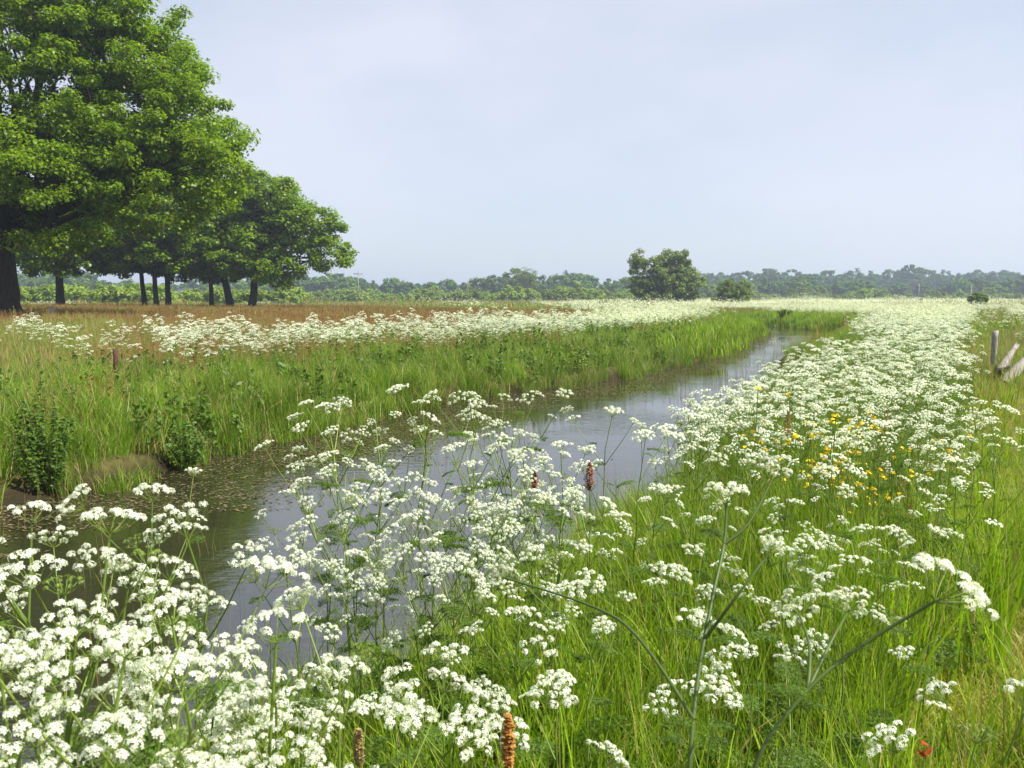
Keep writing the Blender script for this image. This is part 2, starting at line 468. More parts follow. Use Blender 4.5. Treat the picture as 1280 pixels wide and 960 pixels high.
# water sheet follows the ditch
n = 90
def resample(P, n):
    d = np.r_[0, np.cumsum(np.linalg.norm(np.diff(P, axis=0), axis=1))]
    s = np.linspace(0, d[-1], n)
    return np.stack([np.interp(s, d, P[:, 0]), np.interp(s, d, P[:, 1])], 1)
A, B = resample(LEFT, n), resample(RIGHT, n)
D = B - A; D /= np.linalg.norm(D, axis=1)[:, None]
A2, B2 = A - D * 1.1, B + D * 1.1
V = []; F = []
for i in range(n):
    for k in range(5):
        q = A2[i] * (1 - k / 4) + B2[i] * k / 4
        V.append((q[0], q[1], WZ))
for i in range(n - 1):
    for k in range(4):
        a = i * 5 + k; F.append((a, a + 1, a + 6, a + 5))
tag(Geo().add(V, F).obj('ditch_water', [M['water']]), kind='structure')

# ------------------------------------------------------------------ instancing stuff
def scatter(name, protos, P, rot, scl, idx, label, cat):
    """ONE stuff object: vertices + geometry nodes that set down the prototype tufts"""
    coll = bpy.data.collections.new(name + '_source')
    for k, g in enumerate(protos):
        o = g[0].obj(name, g[1], link=False)
        o.name = '%s_tuft_%02d' % (name, k)
        coll.objects.link(o)
    me = bpy.data.meshes.new(name)
    n = len(P)
    me.vertices.add(n); me.vertices.foreach_set('co', np.asarray(P, np.float32).ravel())
    a = me.attributes.new('rot', 'FLOAT_VECTOR', 'POINT'); a.data.foreach_set('vector', np.asarray(rot, np.float32).ravel())
    a = me.attributes.new('scl', 'FLOAT_VECTOR', 'POINT'); a.data.foreach_set('vector', np.asarray(scl, np.float32).ravel())
    a = me.attributes.new('idx', 'INT', 'POINT'); a.data.foreach_set('value', np.asarray(idx, np.int32).ravel())
    for g in protos[0][1]: me.materials.append(g)
    o = bpy.data.objects.new(name, me); COL.objects.link(o)
    ng = bpy.data.node_groups.new(name, 'GeometryNodeTree')
    ng.interface.new_socket('Geometry', in_out='INPUT', socket_type='NodeSocketGeometry')
    ng.interface.new_socket('Geometry', in_out='OUTPUT', socket_type='NodeSocketGeometry')
    N = ng.nodes.new; L = ng.links.new
    gi = N('NodeGroupInput'); go = N('NodeGroupOutput')
    ci = N('GeometryNodeCollectionInfo'); ci.inputs['Collection'].default_value = coll
    ci.inputs['Separate Children'].default_value = True; ci.inputs['Reset Children'].default_value = True
    ip = N('GeometryNodeInstanceOnPoints'); ip.inputs['Pick Instance'].default_value = True
    def na(nm, dt):
        q = N('GeometryNodeInputNamedAttribute'); q.data_type = dt; q.inputs['Name'].default_value = nm
        return q.outputs['Attribute']
    e2r = N('FunctionNodeEulerToRotation')
    L(gi.outputs[0], ip.inputs['Points']); L(ci.outputs[0], ip.inputs['Instance'])
    L(na('rot', 'FLOAT_VECTOR'), e2r.inputs[0]); L(e2r.outputs[0], ip.inputs['Rotation'])
    L(na('scl', 'FLOAT_VECTOR'), ip.inputs['Scale']); L(na('idx', 'INT'), ip.inputs['Instance Index'])
    L(ip.outputs[0], go.inputs[0])
    md = o.modifiers.new('tufts', 'NODES'); md.node_group = ng
    tag(o, label, cat, kind='stuff')
    print(name, n)
    return o

def sample(y0, y1, dens, prob, margin=2.0, xr=None):
    """random points over the visible ground between two distances, thinned by prob(x,y,sd,side)"""
    w1 = .585 * y1 + margin
    n = int(dens * 2 * w1 * (y1 - y0))
    x = rng.uniform(-w1, w1, n); y = rng.uniform(y0, y1, n)
    k = np.abs(x) < .585 * np.maximum(y, 0) + margin
    x, y = x[k], y[k]
    sd, side = banks(x, y)
    p = prob(x, y, sd, side)
    k = rng.random(len(x)) < p
    x, y, sd, side = x[k], y[k], sd[k], side[k]
    return np.stack([x, y, ground_z(x, y, sd, side)], 1)
def do_scatter(name, protos, P, label, cat, s=(.8, 1.25), tilt=.08, sink=.02):
    n = len(P)
    P = P.copy(); P[:, 2] -= sink
    rot = np.stack([rng.normal(0, tilt, n), rng.normal(0, tilt, n), rng.uniform(0, 6.283, n)], 1)
    k = rng.uniform(s[0], s[1], n) * (.72 + .56 * fbm(P[:, 0] * .9, P[:, 1] * .9, 2))
    scl = np.stack([k, k, k * rng.uniform(.85, 1.15, n)], 1)
    return scatter(name, protos, P, rot, scl, rng.integers(0, len(protos), n), label, cat)

def blades(g, n, rad, h, w, lean, seg=4, mat=0, seed=0, cen=(0, 0), z0=0.0, droop=.0, pts=None):
    r = np.random.default_rng(seed)
    if pts is None:
        a = r.uniform(0, 6.283, n); q = rad * np.sqrt(r.random(n))
        bx, by = cen[0] + q * np.cos(a), cen[1] + q * np.sin(a)
    else:
        bx, by = pts[:, 0], pts[:, 1]
    az = r.uniform(0, 6.283, n)
    H = r.uniform(h[0], h[1], n); W = r.uniform(w[0], w[1], n); Ln = H * r.uniform(lean[0], lean[1], n)
    tw = az + np.pi / 2 + r.normal(0, .6, n)
    t = np.linspace(0, 1, seg + 1)
    hx = bx[:, None] + np.cos(az)[:, None] * Ln[:, None] * t ** 2
    hy = by[:, None] + np.sin(az)[:, None] * Ln[:, None] * t ** 2
    hz = z0 + H[:, None] * (t - (droop + .25 * (Ln / H)[:, None]) * t ** 3)
    ww = (W[:, None] * np.clip(1.0 - t ** 2.2, .06, 1) * (.6 + .4 * np.sin(np.pi * np.clip(t * 1.3, 0, 1)))) * .5
    dx, dy = np.cos(tw)[:, None] * ww, np.sin(tw)[:, None] * ww
    V = np.stack([np.stack([hx - dx, hy - dy, hz], -1), np.stack([hx + dx, hy + dy, hz], -1)], 2)  # n,seg+1,2,3
    base = (np.arange(n) * (seg + 1) * 2)[:, None] + (np.arange(seg) * 2)[None, :]
    F = np.stack([base, base + 1, base + 3, base + 2], -1).reshape(-1, 4)
    g.add(V.reshape(-1, 3), F, mat, np.repeat(r.random(n), (seg + 1) * 2))
    return g
def spikes(g, n, rad, h, head, wd, seed, matS=0, matH=1, bits=14, cen=(0, 0)):
    """flower stalks (sorrel, dock): thin stem and a loose spike of small bits"""
    r = np.random.default_rng(seed)
    for i in range(n):
        a, q = r.uniform(0, 6.283), rad * math.sqrt(r.random())
        x, y = cen[0] + q * math.cos(a), cen[1] + q * math.sin(a)
        H = r.uniform(*h); lx, ly = r.normal(0, .06, 2)
        s = wd * .5
        V = [(x - s, y, 0), (x + s, y, 0), (x + lx + s * .5, y + ly, H), (x + lx - s * .5, y + ly, H)]
        g.add(V, [(0, 1, 2, 3)], matS, r.random())
        k = bits; hh = r.uniform(1 - head, 1, k) * H
        c = np.stack([x + lx * hh / H + r.normal(0, .018, k) * (1.3 - hh / H) * 2, y + ly * hh / H + r.normal(0, .018, k) * (1.3 - hh / H) * 2, hh], 1)
        rand_quads(g, c, .006 + wd, .012 + wd, matH, r)
    return g
def rand_quads(g, C, smin, smax, mat, r, N=None, asp=1.4, flat=None):
    """small bent quads at centres C with random (or given) normals"""
    n = len(C)
    if N is None: N = r.normal(size=(n, 3))
    N = N / (np.linalg.norm(N, axis=1)[:, None] + 1e-9)
    T = r.normal(size=(n, 3)); T -= N * (T * N).sum(1)[:, None]; T /= np.linalg.norm(T, axis=1)[:, None] + 1e-9
    B = np.cross(N, T)
    s = r.uniform(smin, smax, n)[:, None]
    a = s * asp * .5; b = s * .5
    V = np.stack([C - T * a, C - B * b * r.uniform(.7, 1.2, (n, 1)) + N * s * .12, C + T * a, C + B * b * r.uniform(.7, 1.2, (n, 1)) + N * s * .12], 1)
    F = np.arange(n * 4).reshape(n, 4)
    g.add(V.reshape(-1, 3), F, mat, np.repeat(r.random(n), 4))

def protos_of(fn, k):
    return [fn(i) for i in range(k)]
GM = [M['grass'], M['dry']]
def p_tall(i):
    g = Geo(); blades(g, 26, .10, (.22, .60), (.003, .011), (.05, .6), 4, 0, 100 + i)
    blades(g, 1 + i % 3, .10, (.35, .6), (.003, .004), (.1, .4), 4, 1, 140 + i)
    return (g, GM)
def p_short(i):
    g = Geo(); blades(g, 44, .13, (.05, .15), (.003, .006), (.2, 1.1), 3, 0, 200 + i)
    blades(g, 2, .13, (.1, .30), (.002, .003), (.2, .9), 3, 1, 240 + i)
    return (g, [M['lawn'], M['dry']])
def p_bank(i):
    g = Geo(); blades(g, 90, .26, (.30, .72), (.007, .013), (.1, .75), 4, 0, 300 + i, droop=.1)
    blades(g, 9, .26, (.2, .7), (.005, .009), (.2, .9), 4, 1, 340 + i)
    return (g, [M['bank'], M['dry']])
def p_field(i):
    g = Geo(); blades(g, 130, .5, (.22, .55), (.008, .015), (.1, .5), 3, 0, 400 + i)
    blades(g, 10, .5, (.3, .65), (.006, .009), (.05, .4), 3, 1, 440 + i)
    return (g, [M['field'], M['dry']])
def p_far(i):
    g = Geo(); blades(g, 190, 1.3, (.25, .5), (.03, .06), (.1, .5), 2, 0, 500 + i)
    return (g, [M['field'], M['dry']])
def p_fargreen(i):
    g = Geo(); blades(g, 190, 1.1, (.25, .55), (.025, .05), (.1, .6), 2, 0, 550 + i)
    return (g, [M['grass'], M['dry']])
def p_vfar(i):
    g = Geo(); blades(g, 260, 5, (.3, .6), (.12, .25), (.1, .5), 1, 0, 600 + i)
    return (g, [M['field'], M['dry']])
def p_sorrel(i):
    g = Geo(); spikes(g, 12, .35, (.35, .75), .5, .004, 700 + i, bits=22)
    return (g, [M['stem'], M['sorrel']])
def p_sorrel_far(i):
    g = Geo(); spikes(g, 60, 1.3, (.35, .62), .5, .018, 750 + i, bits=9)
    return (g, [M['stem'], M['sorrel']])
def p_reed(i):
    g = Geo(); blades(g, 12, .3, (.18, .75), (.004, .008), (0, .25), 3, 0, 800 + i)
    return (g, [M['reed']])

driftR = lambda x, y: sstep(.50 * y + .35, .50 * y - .45, x)              # 1 inside the right-hand flower drift
isR = lambda side: side > 0
# near grass on the right bank: tall between water and path, short lawn on the path side
lawn_x = lambda y: .30 * y + 1.05 + (y > 6) * 0
def pr_tall(x, y, sd, side):
    return np.where(isR(side) & (sd > -.05), 1 - .85 * sstep(.365 * y + .1, .365 * y + .4, x) * (x > .9), 0)
P = np.vstack([sample(.9, 6, 130, pr_tall, 1.2), sample(6, 12, 55, lambda x, y, sd, side: pr_tall(x, y, sd, side) * .9)])
do_scatter('tall_grass', protos_of(p_tall, 6), P, 'tall bright green grass on the near bank', 'grass')
def pr_lawn(x, y, sd, side):
    return np.where(isR(side) & (sd > .1), sstep(.365 * y - .1, .365 * y + .3, x) * (x > .6), 0)
P = np.vstack([sample(1.5, 7, 170, pr_lawn, 1.2), sample(7, 26, 38, pr_lawn, 2)])
do_scatter('lawn_grass', protos_of(p_short, 5), P, 'short trodden grass with dry straws beside the flower drift', 'grass')
# banks
def pr_bank(x, y, sd, side):
    L_ = (side < 0) & (sd > -.12)
    return np.where(L_, 1.0 * (sd < 5.5) * (1 - .35 * (sd > 4)) * (.55 + .45 * (sd < 3)), np.where((side > 0) & (y > 10) & (sd > .2), .5 * (x < .5 * y) * (sd < 9) * (.12 + .88 * sstep(1.3, 2.6, sd)), 0))
P = np.vstack([sample(3, 18, 17, pr_bank, 3), sample(18, 34, 11, pr_bank), sample(34, 60, 4.5, pr_bank),
               sample(3, 20, 16, lambda x, y, sd, side: np.where((side < 0) & (sd > -.16) & (sd < .45), .8 * (fbm(x * .9, y * .9, 2) > .38), 0), 3)])
P[:, 2] = np.maximum(P[:, 2], WZ - .08)
do_scatter('bank_grass', protos_of(p_bank, 6), P, 'long arching grass along both banks of the ditch', 'grass', s=(.7, 1.15), tilt=.12)
def pr_reed(x, y, sd, side):
    nn = fbm(x * .5 + 3, y * .5, 2)
    return np.where((sd < .1) & (sd > -2.6), np.exp(sd * 1.1) * (nn > .42) * np.where(side < 0, 1, .8), 0) + np.where((sd < .1), .13 * (nn > .45), 0)
P = sample(3, 50, 5, pr_reed); P[:, 2] = WZ
do_scatter('reeds', protos_of(p_reed, 5), P, 'thin reed stalks standing in the shallow water', 'reeds', s=(.6, 1.1))
def p_dry(i):
    g = Geo(); blades(g, 60, .2, (.18, .5), (.004, .008), (.3, 1.1), 4, 0, 900 + i, droop=.2)
    return (g, [M['dry']])
P = sample(3, 40, 3.2, lambda x, y, sd, side: np.where((side < 0) & (sd > -.05) & (sd < 2.6), sstep(.5, .66, fbm(x * .7 + 4, y * .7 + 30, 2)), 0) + np.where((side > 0) & (x > .36 * y) & (sd > 2) & (x < .47 * y), .25 * sstep(.5, .66, fbm(x * .9 + 4, y * .9 + 30, 2)), 0))
do_scatter('dry_grass', protos_of(p_dry, 4), P, 'tufts of dead straw hanging over the bank and by the path', 'grass', s=(.7, 1.1), tilt=.2)
def p_herb(i):
    r = np.random.default_rng(950 + i); g = Geo()
    for k in range(9):
        a = r.uniform(0, 6.28); x, y = r.normal(0, .11, 2); h = r.uniform(.15, .6)
        g.add([(x - .003, y, 0), (x + .003, y, 0), (x + .002, y, h), (x - .002, y, h)], [(0, 1, 2, 3)], 0, .5)
        m_ = 12; t = r.uniform(.2, 1, m_); az = r.uniform(0, 6.28, m_)
        C = np.stack([x + np.cos(az) * .04 * (1.2 - t), y + np.sin(az) * .04 * (1.2 - t), h * t], 1)
        rand_quads(g, C, .025, .06, 1, r, np.stack([np.cos(az), np.sin(az), r.uniform(.3, 1.5, m_)], 1), asp=1.9)
    return (g, [M['stem'], M['nettle' if i % 2 else 'fern']])
P = sample(3, 40, 5.5, lambda x, y, sd, side: np.where((sd > 0) & (sd < 5) & ((side < 0) | (y < 4)), .15 + .85 * sstep(.5, .62, fbm(x * .9 + 60, y * .9 + 3, 2)), 0) * .8)
do_scatter('bank_herbs', protos_of(p_herb, 6), P, 'broad leaved herbs mixed into the bank grass', 'herbs', s=(.7, 1.4), tilt=.1)
# meadow
def pr_field(x, y, sd, side):
    return np.where(((side < 0) & (sd > 4)) | ((side > 0) & (x > .5 * y) & (y > 20)), 1.0, 0)
P = np.vstack([sample(9, 22, 7, pr_field), sample(22, 50, 4.5, pr_field), sample(13, 21, 2.6, lambda x, y, sd, side: np.where((side > 0) & (x > .5 * y), 1.0, 0))])
do_scatter('meadow_grass', protos_of(p_field, 5), P, 'ripening pinkish meadow grass of the field', 'grass')
P = sample(48, 130, .9, lambda x, y, sd, side: np.where(sd > 2, 1.0, 0), 5)
do_scatter('far_meadow_grass', protos_of(p_far, 5), P, 'distant tan and pink meadow grass', 'grass')
P = sample(30, 130, 2.0, lambda x, y, sd, side: np.where((sd > 0) & (sd < 7) & ((side < 0) | (sd > 2) | (y > 62)), 1.0, 0), 5)
do_scatter('far_bank_grass', protos_of(p_fargreen, 5), np.vstack([P, sample(50, 125, 6, lambda x, y, sd, side: np.where((sd > -.25) & (sd < 2.2) & ((side < 0) | (y > 62)), 1.0, 0), 5)]), 'green grass on the banks by the far bend', 'grass')
P = sample(125, 420, .05, lambda x, y, sd, side: np.ones(len(x)), 10)
do_scatter('horizon_grass', protos_of(p_vfar, 3), P, 'pale grass of the farthest fields', 'grass')
# sorrel
def pr_sor(x, y, sd, side):
    nn = fbm(x * .16 + 40, y * .10, 3)
    a = np.where((side < 0) & (sd > 3) & (x < -1), sstep(.36, .56, nn), 0)
    b = np.where((side < 0) & (sd > 1.2) & (sd < 3.6), .5 * sstep(.5, .7, fbm(x * .4, y * .4 + 7, 2)), 0)
    c = np.where((side > 0) & (sd < 4) & (sd > .4) & (x < .46 * y), .08 * sstep(.45, .6, nn), 0)
    return np.maximum(np.maximum(a, b), c)
P = np.vstack([sample(5, 24, 7, pr_sor), sample(24, 50, 6, pr_sor)])
do_scatter('sorrel', protos_of(p_sorrel, 6), P, 'rust red sorrel in seed among the meadow grass', 'sorrel')
def pr_sorf(x, y, sd, side):
    u = x / y * FPX + 640
    nn = fbm(x * .05 + 40, y * .035, 2)
    a = np.where((side < 0) & (sd > 10) & (y > 42), (.35 + .65 * sstep(240, 420, u)) * sstep(.22, .42, nn), 0) * (y < 118)
    b = np.where((y > 84) & (y < 105) & (u > 880), .8 * sstep(.4, .5, nn), 0)
    return np.maximum(a, b)
P = sample(40, 118, 2.6, pr_sorf, 4)
do_scatter('far_sorrel', protos_of(p_sorrel_far, 5), P, 'distant red haze of flowering sorrel across the field', 'sorrel')

# ------------------------------------------------------------------ cow parsley
def umbel_geo(seed, lod, Rr=.038, rays=None, bud=False):
    r = np.random.default_rng(seed)
    g = Geo()
    n = {0: int(r.integers(9, 14)), 1: 10, 2: 8, 3: 5}[lod]
    n = rays or n
    ends = []
    for i in range(n):
        q = math.sqrt((i + .35) / n); ph = i * 2.39996 + r.normal(0, .2)
        ln = Rr * r.uniform(.88, 1.1)
        th = q * 1.12
        e = np.array([ln * math.sin(th) * math.cos(ph), ln * math.sin(th) * math.sin(ph), ln * (.28 + .50 * math.cos(th))])
        ends.append((e, e / np.linalg.norm(e)))
    for e, d in ends:
        if lod <= 1:
            w = .00055
            mid = e * .5 + np.array([0, 0, -.002])
            pth = [np.zeros(3), mid, e]
            put(g, tube(pth, w, 3, cap=False), 1, r.random())
        elif lod == 2:
            s = np.array([-d[1], d[0], 0]) * .0009
            g.add([-s, s, e + s, e - s], [(0, 1, 2, 3)], 1, r.random())
        nf = {0: 13, 1: 9, 2: 4, 3: 2}[lod]
        ur = (.6 if bud else 1) * {0: .0070, 1: .0074, 2: .0085, 3: .013}[lod] * r.uniform(.85, 1.2)
        up = (d * .6 + np.array([0, 0, .6])); up /= np.linalg.norm(up)
        a_ = np.cross(up, [0.3, 1, 0]); a_ /= np.linalg.norm(a_); b_ = np.cross(up, a_)
        for k in range(nf):
            q = math.sqrt((k + .4) / nf); ph = k * 2.39996 + r.normal(0, .3); th = q * 1.35
            nrm = up * math.cos(th) + (a_ * math.cos(ph) + b_ * math.sin(ph)) * math.sin(th)
            c = e + nrm * ur * np.array([1, 1, .75]) * r.uniform(.85, 1.12)
            nn = nrm + r.normal(0, .25, 3); nn /= np.linalg.norm(nn)
            t_ = np.cross(nn, [.2, .1, 1]); t_ /= np.linalg.norm(t_); s_ = np.cross(nn, t_)
            if lod == 0:
                if k % 2 == 0:
                    s2 = np.array([-nrm[1], nrm[0], 0]) * .0004
                    g.add([e - s2, e + s2, c + s2, c - s2], [(0, 1, 2, 3)], 1, r.random())
                fr = r.uniform(.0022, .0033) * (.5 if bud else 1); Vf = []; Ff = []
                ph0 = r.uniform(0, 6.28)
                for p_ in range(5):
                    a0 = ph0 + p_ * 1.2566
                    def pt(rad, ang, h): return c + (t_ * math.cos(ang) + s_ * math.sin(ang)) * rad + nn * h
                    Vf += [pt(.0002, a0, 0), pt(fr * .75, a0 - .42, .0006), pt(fr * 1.1, a0, .0001), pt(fr * .75, a0 + .42, .0006)]
                    Ff.append((p_ * 4, p_ * 4 + 1, p_ * 4 + 2, p_ * 4 + 3))
                g.add(Vf, Ff, 1 if bud else 0, r.random())
            else:
                fr = {1: .0036, 2: .0062, 3: .0115}[lod] * r.uniform(.8, 1.2) * (.6 if bud else 1)
                ph0 = r.uniform(0, 6.28)
                Vf = [c + (t_ * math.cos(ph0 + p_ * 1.5708) + s_ * math.sin(ph0 + p_ * 1.5708)) * fr * r.uniform(.75, 1.15) for p_ in range(4)]
                g.add(Vf, [(0, 1, 2, 3)], 1 if bud else 0, r.random())
    return g
PM = [M['petal'], M['stem'], M['fern']]
UM = {0: [umbel_geo(10 + i, 0) for i in range(7)] + [umbel_geo(18, 0, .026, bud=True)], 1: [umbel_geo(30 + i, 1) for i in range(7)] + [umbel_geo(38, 1, .026, bud=True)], 2: [umbel_geo(50 + i, 2) for i in range(6)], 3: [umbel_geo(70 + i, 3) for i in range(5)]}
UMESH = {l: [g.mesh('umbel', [M['petal'], M['stem']]) for g in UM[l]] for l in (0, 1)}
BUTTON = umbel_geo(99, 0, .047, rays=19).mesh('umbel', [M['petal'], M['stem']])

def fern_geo(seed, L=.22, lod=0):
    r = np.random.default_rng(seed)
    g = Geo(); npin = 8 if lod == 0 else 5
    ts = np.linspace(0, 1, 6)
    rach = np.stack([np.zeros(6), L * ts, .08 * L * np.sin(ts * 2.6) - .25 * L * ts ** 2], 1)
    if lod < 2: put(g, tube(rach, np.linspace(.0016, .0006, 6), 3, cap=False), 1, .5)
    C = []; Nn = []
    for i in range(npin):
        t = .25 + .75 * i / npin
        base = np.array([np.interp(t, ts, rach[:, k]) for k in range(3)])
        for sgn in (-1, 1):
            pl = L * .52 * (1.15 - t) * r.uniform(.8, 1.1)
            nl = 9 if lod == 0 else 5
            for k in range(nl):
                q = (k + .5) / nl
                c = base + np.array([sgn * pl * q * .85, pl * q * .5, -.12 * pl * q + r.normal(0, .002)])
                for s2 in (-1, 1):
                    for s3 in ((.5, 1.0) if lod == 0 else (.8,)):
                        C.append(c + np.array([r.normal(0, .002), s2 * s3 * pl * .2 * (1.15 - q), r.normal(0, .004)])); Nn.append((r.normal(0, .5), r.normal(0, .5), 1))
    C = np.array(C); Nn = np.array(Nn)
    rand_quads(g, C, L * (.018 if lod == 0 else .035), L * (.036 if lod == 0 else .06), 2, r, Nn, asp=2.6)
    return g
FERN = {0: [fern_geo(5 + i) for i in range(3)], 1: [fern_geo(9 + i, .2, 1) for i in range(2)], 2: [fern_geo(15, .2, 2)]}
FMESH = {l: [g.mesh('fern_leaf', PM) for g in FERN[l]] for l in (0, 1)}

def frame_to(d, spin=0.0):
    d = Vector(d).normalized()
    q = Vector((0, 0, 1)).rotation_difference(d)
    return (q.to_matrix() @ Matrix.Rotation(spin, 3, 'Z'))
def fern_frame(az, el):
    return (Matrix.Rotation(az - math.pi / 2, 3, 'Z') @ Matrix.Rotation(el, 3, 'X'))

def plant_layout(seed, H, dens=1.0, lean=(0, 0), spread=1.0, top=None, thick=1.0):
    """stems (paths, radii), umbel placements (pos, dir, scale), leaf placements (pos, az, el, scale)"""
    r = np.random.default_rng(seed)
    stems = []; umb = []; lf = []
    lx, ly = lean
    def path(p, d, L, n=5, up=.25):
        pts = [np.array(p)]; d = np.array(d, float); d /= np.linalg.norm(d)
        for i in range(n - 1):
            d = d + np.array([0, 0, up / n]) + r.normal(0, .035, 3); d /= np.linalg.norm(d)
            pts.append(pts[-1] + d * L / (n - 1))
        return np.array(pts), d
    ts = np.linspace(0, 1, 9)
    wob = r.normal(0, .012, (9, 2)) * ts[:, None] * H
    main = np.stack([lx * ts ** 1.3 + wob[:, 0], ly * ts ** 1.3 + wob[:, 1], H * (.93) * ts], 1)
    r0 = .0048 * thick * (.6 + .4 * H)
    stems.append((main, np.linspace(r0, r0 * .38, 9)))
    dtop = main[-1] - main[-2]; dtop /= np.linalg.norm(dtop)
    umb.append((main[-1], dtop, r.uniform(.95, 1.3)))
    def sub(p, az, L, rad, depth):
        el = r.uniform(.75, 1.1)
        d = (math.cos(az) * math.cos(el) * spread, math.sin(az) * math.cos(el) * spread, math.sin(el))
        pts, de = path(p, d, L)
        stems.append((pts, np.linspace(rad, rad * .5, len(pts))))
        umb.append((pts[-1], de + r.normal(0, .16, 3), r.uniform(.5, 1.2)))
        if depth > 0:
            nb = int(r.integers(1, 4)) if dens >= 2 else int(r.integers(0, 3)) if dens >= 1 else int(r.integers(0, 2))
            a0 = r.uniform(0, 6.28)
            k = 3 if r.random() < .5 else 2
            if nb and lod_leaf: lf.append((pts[k], r.uniform(0, 6.28), r.uniform(-.3, .5), r.uniform(.18, .32)))
            for j in range(nb):
                sub(pts[k], a0 + j * 2.3 + r.normal(0, .3), L * r.uniform(.5, .85), rad * .6, depth - 1)
    lod_leaf = True
    nodes_ = [(.42, 1.2), (.56, 2), (.70, 2), (.82, 2), (.92, 2)] if dens >= 2 else [(.48, 1), (.64, 1.5), (.78, 1.6), (.9, 2)] if dens >= 1 else ([(.62, 1), (.82, 2)] if dens > .4 else [(.8, 1)])
    az = r.uniform(0, 6.28)
    for f, nb in nodes_:
        f += r.normal(0, .02); p = np.array([np.interp(f, ts, main[:, k]) for k in range(3)])
        lf.append((p, az + r.uniform(0, 6), r.uniform(-.2, .6), r.uniform(.35, .65)))
        nb = max(1, int(round(nb * r.uniform(.7, 1.3))))
        for j in range(nb):
            az += 2.2 + r.normal(0, .4)
            sub(p, az, (1 - f * .72) * H * r.uniform(.34, .5), r0 * .55 * (1.2 - f * .5), 1 if f < .85 else 0)
    for j in range(int(2 * min(dens, 1)) + 1):
        f = r.uniform(.05, .35); p = np.array([np.interp(f, ts, main[:, k]) for k in range(3)])
        lf.append((p, r.uniform(0, 6.28), r.uniform(.1, .8), r.uniform(.9, 1.4)))
    return stems, umb, lf

def stem_geo(stems, sides=5):
    g = Geo()
    for k, (p, rr) in enumerate(stems): put(g, tube(p, rr, sides, cap=False), 1, (k * .37) % 1)
    return g
def baked(seed, H, dens, lod, lean=(0, 0)):
    stems, umb, lf = plant_layout(seed, H, dens, lean)
    g = Geo()
    if lod <= 2:
        put(g, stem_geo(stems if lod < 2 else stems, 3), 1, .5)
    r = np.random.default_rng(seed)
    if lod == 3:
        for p, rr in stems[:4]:
            a, b = p[0], p[-1]; s = np.array([.004, 0, 0])
            g.add([a - s, a + s, b + s, b - s], [(0, 1, 2, 3)], 1, .5)
    bl = Geo()
    for p, d, s in umb:
        u = UM[lod][r.integers(0, len(UM[lod]))]
        bl.add_geo(u, np.array(frame_to(d + np.array([0, 0, .5]), r.uniform(0, 6))) * s * (1.12 if lod == 3 else 1.05), p)
    lv = Geo()
    for p, az, el, s in lf:
        f = FERN[min(lod, 2)][0]
        lv.add_geo(f, np.array(fern_frame(az, el)) * s, p)
    return g, bl, lv

def plant_full(loc, seed, H, dens, lod, label, group, lean=(0, 0), spread=1.0, thick=1.0, us=1.0):
    root = empty('cow_parsley', loc)
    tag(root, label, 'cow parsley', group)
    stems, umb, lf = plant_layout(seed, H, dens, lean, spread, thick=thick)
    stem_geo(stems, 6 if lod == 0 else 4).obj('stem', PM, root, smooth=True)
    r = np.random.default_rng(seed)
    for p, d, s in umb:
        o = bpy.data.objects.new('umbel', UMESH[lod][r.integers(0, 8)])
        COL.objects.link(o); o.parent = root; o.location = p
        o.rotation_euler = frame_to(d + np.array([0, 0, .15]), r.uniform(0, 6)).to_euler()
        s *= us
        o.scale = (s, s, s)
    for p, az, el, s in lf:
        o = bpy.data.objects.new('leaf', FMESH[min(lod, 1)][r.integers(0, len(FMESH[min(lod, 1)]))])
        COL.objects.link(o); o.parent = root; o.location = p
        o.rotation_euler = fern_frame(az, el).to_euler(); o.scale = (s, s, s)
    return root
def gz1(x, y):
    return float(ground_z(np.array([x]), np.array([y]))[0])
NEARG = 'cow parsley plants close to the camera'
